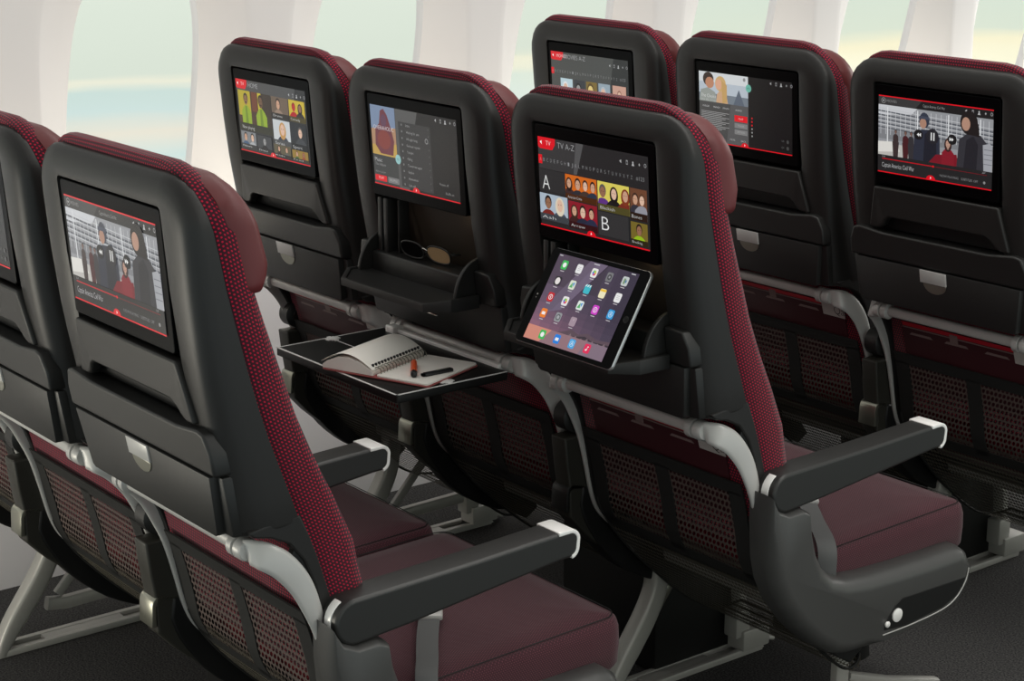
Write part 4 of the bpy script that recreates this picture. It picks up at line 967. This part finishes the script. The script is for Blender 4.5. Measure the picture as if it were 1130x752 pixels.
XW = [(0, -.325), (.15, -.365), (.4, -.432), (.62, -.478), (.8, -.503), (1.0, -.508), (1.12, -.504), (1.25, -.494), (1.45, -.465), (1.7, -.40), (1.9, -.33)]
def xw(z):
    return interp(XW, z)
def xg(z): return -.548-(1.2-z)*.24
WY0, WSP = .905, .648
WC, WH = .96, .38           # glass centre and half height
def se(a, rx, rz, n): 
    c, s = math.cos(a), math.sin(a)
    return (rx*math.copysign(abs(c)**(2/n), c), rz*math.copysign(abs(s)**(2/n), s))
def make_wall():
    bm = bmesh.new(); NA = 72
    z0, z1 = .42, 1.50
    ys_ = []
    for w in range(-4, 9):
        cy = WY0+WSP*w; y0, y1 = cy-WSP/2, cy+WSP/2
        # rim of the cell, matched by angle
        def cell(a):
            c, s = math.cos(a), math.sin(a); hx, hz0, hz1 = WSP/2, WC-z0, z1-WC
            t = min(hx/abs(c) if abs(c) > 1e-9 else 9e9, (hz1 if s > 0 else hz0)/abs(s) if abs(s) > 1e-9 else 9e9)
            return (c*t, s*t)
        angs = [2*PI*(k+.5)/NA for k in range(NA)]
        loops = []
        def add(fn, xf): loops.append([bm.verts.new((xf(p[0], WC+p[1]), cy+p[0], WC+p[1])) for p in [fn(a) for a in angs]])
        ang = lambda a, rx, rz, n: (lambda d: d)(polar(a, rx, rz, n))
        add(cell, lambda y, z: xw(z))
        add(lambda a: polar(a, .285, .515, 3.2), lambda y, z: xw(z))
        add(lambda a: polar(a, .270, .500, 3.3), lambda y, z: xw(z)-.001)
        add(lambda a: polar(a, .2635, .493, 3.3), lambda y, z: xw(z)-.004)
        add(lambda a: polar(a, .256, .485, 3.3), lambda y, z: xw(z)*.9+xg(z)*.1-.004)
        add(lambda a: polar(a, .213, .436, 3.4), lambda y, z: xw(z)*.5+xg(z)*.5)
        add(lambda a: polar(a, .177, .393, 3.4), lambda y, z: xw(z)*.1+xg(z)*.9)
        add(lambda a: polar(a, .1665, .381, 3.5), lambda y, z: xg(z))
        add(lambda a: polar(a, .1665, .381, 3.5), lambda y, z: xg(z)-.03)
        for k in range(len(loops)-1):
            for i in range(NA): bm.faces.new((loops[k][i], loops[k][(i+1) % NA], loops[k+1][(i+1) % NA], loops[k+1][i]))
    # corners of the cells are only approximated by the angle steps: close with grid panels above and below
    ya, yb_ = WY0-WSP*4.5, WY0+WSP*8.5
    for (a, b_) in ((-.03, z0+.012), (z1-.012, 1.9)):
        n = 10; V = [[bm.verts.new((xw(max(0, a+(b_-a)*k/n))-(.0008), y, a+(b_-a)*k/n)) for y in (ya, yb_)] for k in range(n+1)]
        for k in range(n): bm.faces.new((V[k][0], V[k][1], V[k+1][1], V[k+1][0]))
    return finish(bm, 0)
def polar(a, rx, rz, n):
    c, s = math.cos(a), math.sin(a); t = (abs(c/rx)**n+abs(s/rz)**n)**(-1/n); return (c*t, s*t)
wl = structure(obj('wall_left', make_wall(), wall_m))
bm_ = wl.data
glass_m = bpy.data.materials.new('window_pane'); glass_m.use_nodes = True
nt = glass_m.node_tree; bs = nt.nodes['Principled BSDF']; nt.nodes.remove(bs)
tr = nt.nodes.new('ShaderNodeBsdfTransparent'); gl = nt.nodes.new('ShaderNodeBsdfGlossy'); gl.inputs['Roughness'].default_value = .4
mx = nt.nodes.new('ShaderNodeMixShader'); fr = nt.nodes.new('ShaderNodeFresnel'); fr.inputs['IOR'].default_value = 1.3
mx.inputs[0].default_value = .015; nt.links.new(tr.outputs[0], mx.inputs[1]); nt.links.new(gl.outputs[0], mx.inputs[2]); nt.links.new(mx.outputs[0], nt.nodes['Material Output'].inputs['Surface'])
for w in range(0, 8):
    cy = WY0+WSP*w
    pts = [polar(2*PI*k/48, .168, .383, 3.5) for k in range(48)]
    me = prism(pts, lambda y, z, q: (xg(WC+z)-.018+q, cy+y, WC+z), 0, .003, 0)
    structure(obj('window_%d' % (w+1), me, glass_m))

# ------------------------------------------------------------------ sky above the clouds, lamps, camera
W = bpy.data.worlds.new('sky'); bpy.context.scene.world = W; W.use_nodes = True
nt = W.node_tree; bg = nt.nodes['Background']
class WM: node_tree = nt
tc = nn(WM, 'ShaderNodeTexCoord'); sp = nn(WM, 'ShaderNodeSeparateXYZ'); ln(WM, tc.outputs['Generated'], sp.inputs[0])
# cloud top line drops towards the wing
mp = nn(WM, 'ShaderNodeMapping'); mp.inputs['Scale'].default_value = (2.5, 2.5, 22); ln(WM, tc.outputs['Generated'], mp.inputs[0])
n1 = nn(WM, 'ShaderNodeTexNoise'); n1.inputs['Scale'].default_value = 1.6; n1.inputs['Detail'].default_value = 5; ln(WM, mp.outputs[0], n1.inputs['Vector'])
el = math_node(WM, 'ADD', sp.outputs[2], math_node(WM, 'MULTIPLY', math_node(WM, 'ADD', sp.outputs[0], .6), -.07))
el = math_node(WM, 'ADD', el, math_node(WM, 'MULTIPLY', math_node(WM, 'SUBTRACT', n1.outputs['Fac'], .5), .028))
mr = nn(WM, 'ShaderNodeMapRange'); mr.inputs['From Min'].default_value = -.22; mr.inputs['From Max'].default_value = .06; ln(WM, el, mr.inputs['Value'])
cr = nn(WM, 'ShaderNodeValToRGB'); ln(WM, mr.outputs[0], cr.inputs[0])
E = cr.color_ramp.elements
def pos(v): return (v+.22)/.28
stops = [(-.22, (214, 232, 238)), (-.15, (222, 238, 238)), (-.125, (238, 240, 228)), (-.108, (255, 253, 224)), (-.098, (252, 246, 212)), (-.092, (222, 232, 214)), (-.06, (216, 230, 216)), (-.02, (206, 224, 212)), (.06, (206, 206, 202))]
E[0].position = pos(stops[0][0]); E[0].color = (*lin(stops[0][1]), 1); E[1].position = 1; E[1].color = (*lin(stops[-1][1]), 1)
for v, c in stops[1:-1]:
    e = E.new(pos(v)); e.color = (*lin(c), 1)
cr2 = nn(WM, 'ShaderNodeValToRGB'); E2 = cr2.color_ramp.elements
st2 = [(-.22, (206, 218, 230)), (-.160, (208, 222, 230)), (-.148, (226, 228, 216)), (-.140, (206, 226, 222)), (-.128, (234, 230, 214)), (-.116, (208, 228, 224)), (-.106, (206, 226, 220)), (-.100, (240, 240, 220)), (-.095, (220, 230, 216)), (-.05, (226, 236, 222)), (.06, (212, 216, 210))]
E2[0].position = pos(st2[0][0]); E2[0].color = (*lin(st2[0][1]), 1); E2[1].position = 1; E2[1].color = (*lin(st2[-1][1]), 1)
for v, c in st2[1:-1]:
    e = E2.new(pos(v)); e.color = (*lin(c), 1)
ln(WM, mr.outputs[0], cr2.inputs[0])
az = nn(WM, 'ShaderNodeMapRange'); az.inputs['From Min'].default_value = -.82; az.inputs['From Max'].default_value = -.70; ln(WM, sp.outputs[0], az.inputs['Value'])
skm = nn(WM, 'ShaderNodeMix', data_type='RGBA'); ln(WM, az.outputs[0], skm.inputs[0]); ln(WM, cr2.outputs[0], skm.inputs[6]); ln(WM, cr.outputs[0], skm.inputs[7])
ln(WM, skm.outputs[2], bg.inputs['Color']); bg.inputs['Strength'].default_value = 1.0

def area(name, loc, rot, sx, sy, power, col):
    l = bpy.data.lights.new(name, 'AREA'); l.shape = 'RECTANGLE'; l.size = sx; l.size_y = sy; l.energy = power; l.color = col
    o = bpy.data.objects.new(name, l); C.objects.link(o); o.location = loc; o.rotation_euler = rot; return o
def aim(o, d): o.rotation_euler = Vector(d).to_track_quat('-Z', 'Y').to_euler()
# ceiling lamp over the aisle, then three added fill lights with no fixture
k = area('ceiling_lamp', (2.0, 1.4, 2.35), (0, 0, 0), .5, 5.0, 40, (1, .97, .92)); aim(k, (-.35, 0, -1))
k = area('low_rear_fill', (.2, -1.3, .42), (0, 0, 0), .9, .4, 12, (1, .94, .80)); aim(k, (.5, 1, .2))  # added fill, low behind the rows, brightens the nearest bars and latches
k = area('front_fill', (.9, 6.6, 1.7), (0, 0, 0), 1.6, 1.0, 70, (1, .98, .93)); aim(k, (-.25, -1, -.12))  # added fill from ahead, brightens the window reveals that face forward
k = area('low_wall_fill', (-.385, 2.2, .63), (0, 0, 0), .05, 6.2, 16, (1, .93, .76)); aim(k, (-.38, 0, 1)); k.rotation_euler = Matrix((Vector((0.934, 0, .356)), Vector((0, 1, 0)), -Vector((-.356, 0, .934)))).transposed().to_euler()  # unseen strip added below the windows for the warm glow on the wall
cam = bpy.data.cameras.new('camera'); co = bpy.data.objects.new('camera', cam); C.objects.link(co)
yaw, pit, rol = 0.91094804, 0.26284089, -0.00171318
cy, sy = math.cos(yaw), math.sin(yaw); cp, spp = math.cos(pit), math.sin(pit)
f = Vector((-sy*cp, cy*cp, -spp)); r = Vector((cy, sy, 0)); u = r.cross(f)
r2 = r*math.cos(rol)+u*math.sin(rol); u2 = u*math.cos(rol)-r*math.sin(rol)
M = Matrix((r2, u2, -f)).transposed().to_4x4(); M.translation = Vector((3.37216304, -1.04576695, 1.5955507))
co.matrix_world = M
cam.sensor_width = 36; cam.lens = 2034.5117839/1130*36; cam.clip_start = .05
S = bpy.context.scene; S.camera = co
S.view_settings.view_transform = 'Standard'; S.view_settings.look = 'None'; S.view_settings.gamma = 1; S.view_settings.use_curve_mapping = False
S.view_settings.exposure = 0
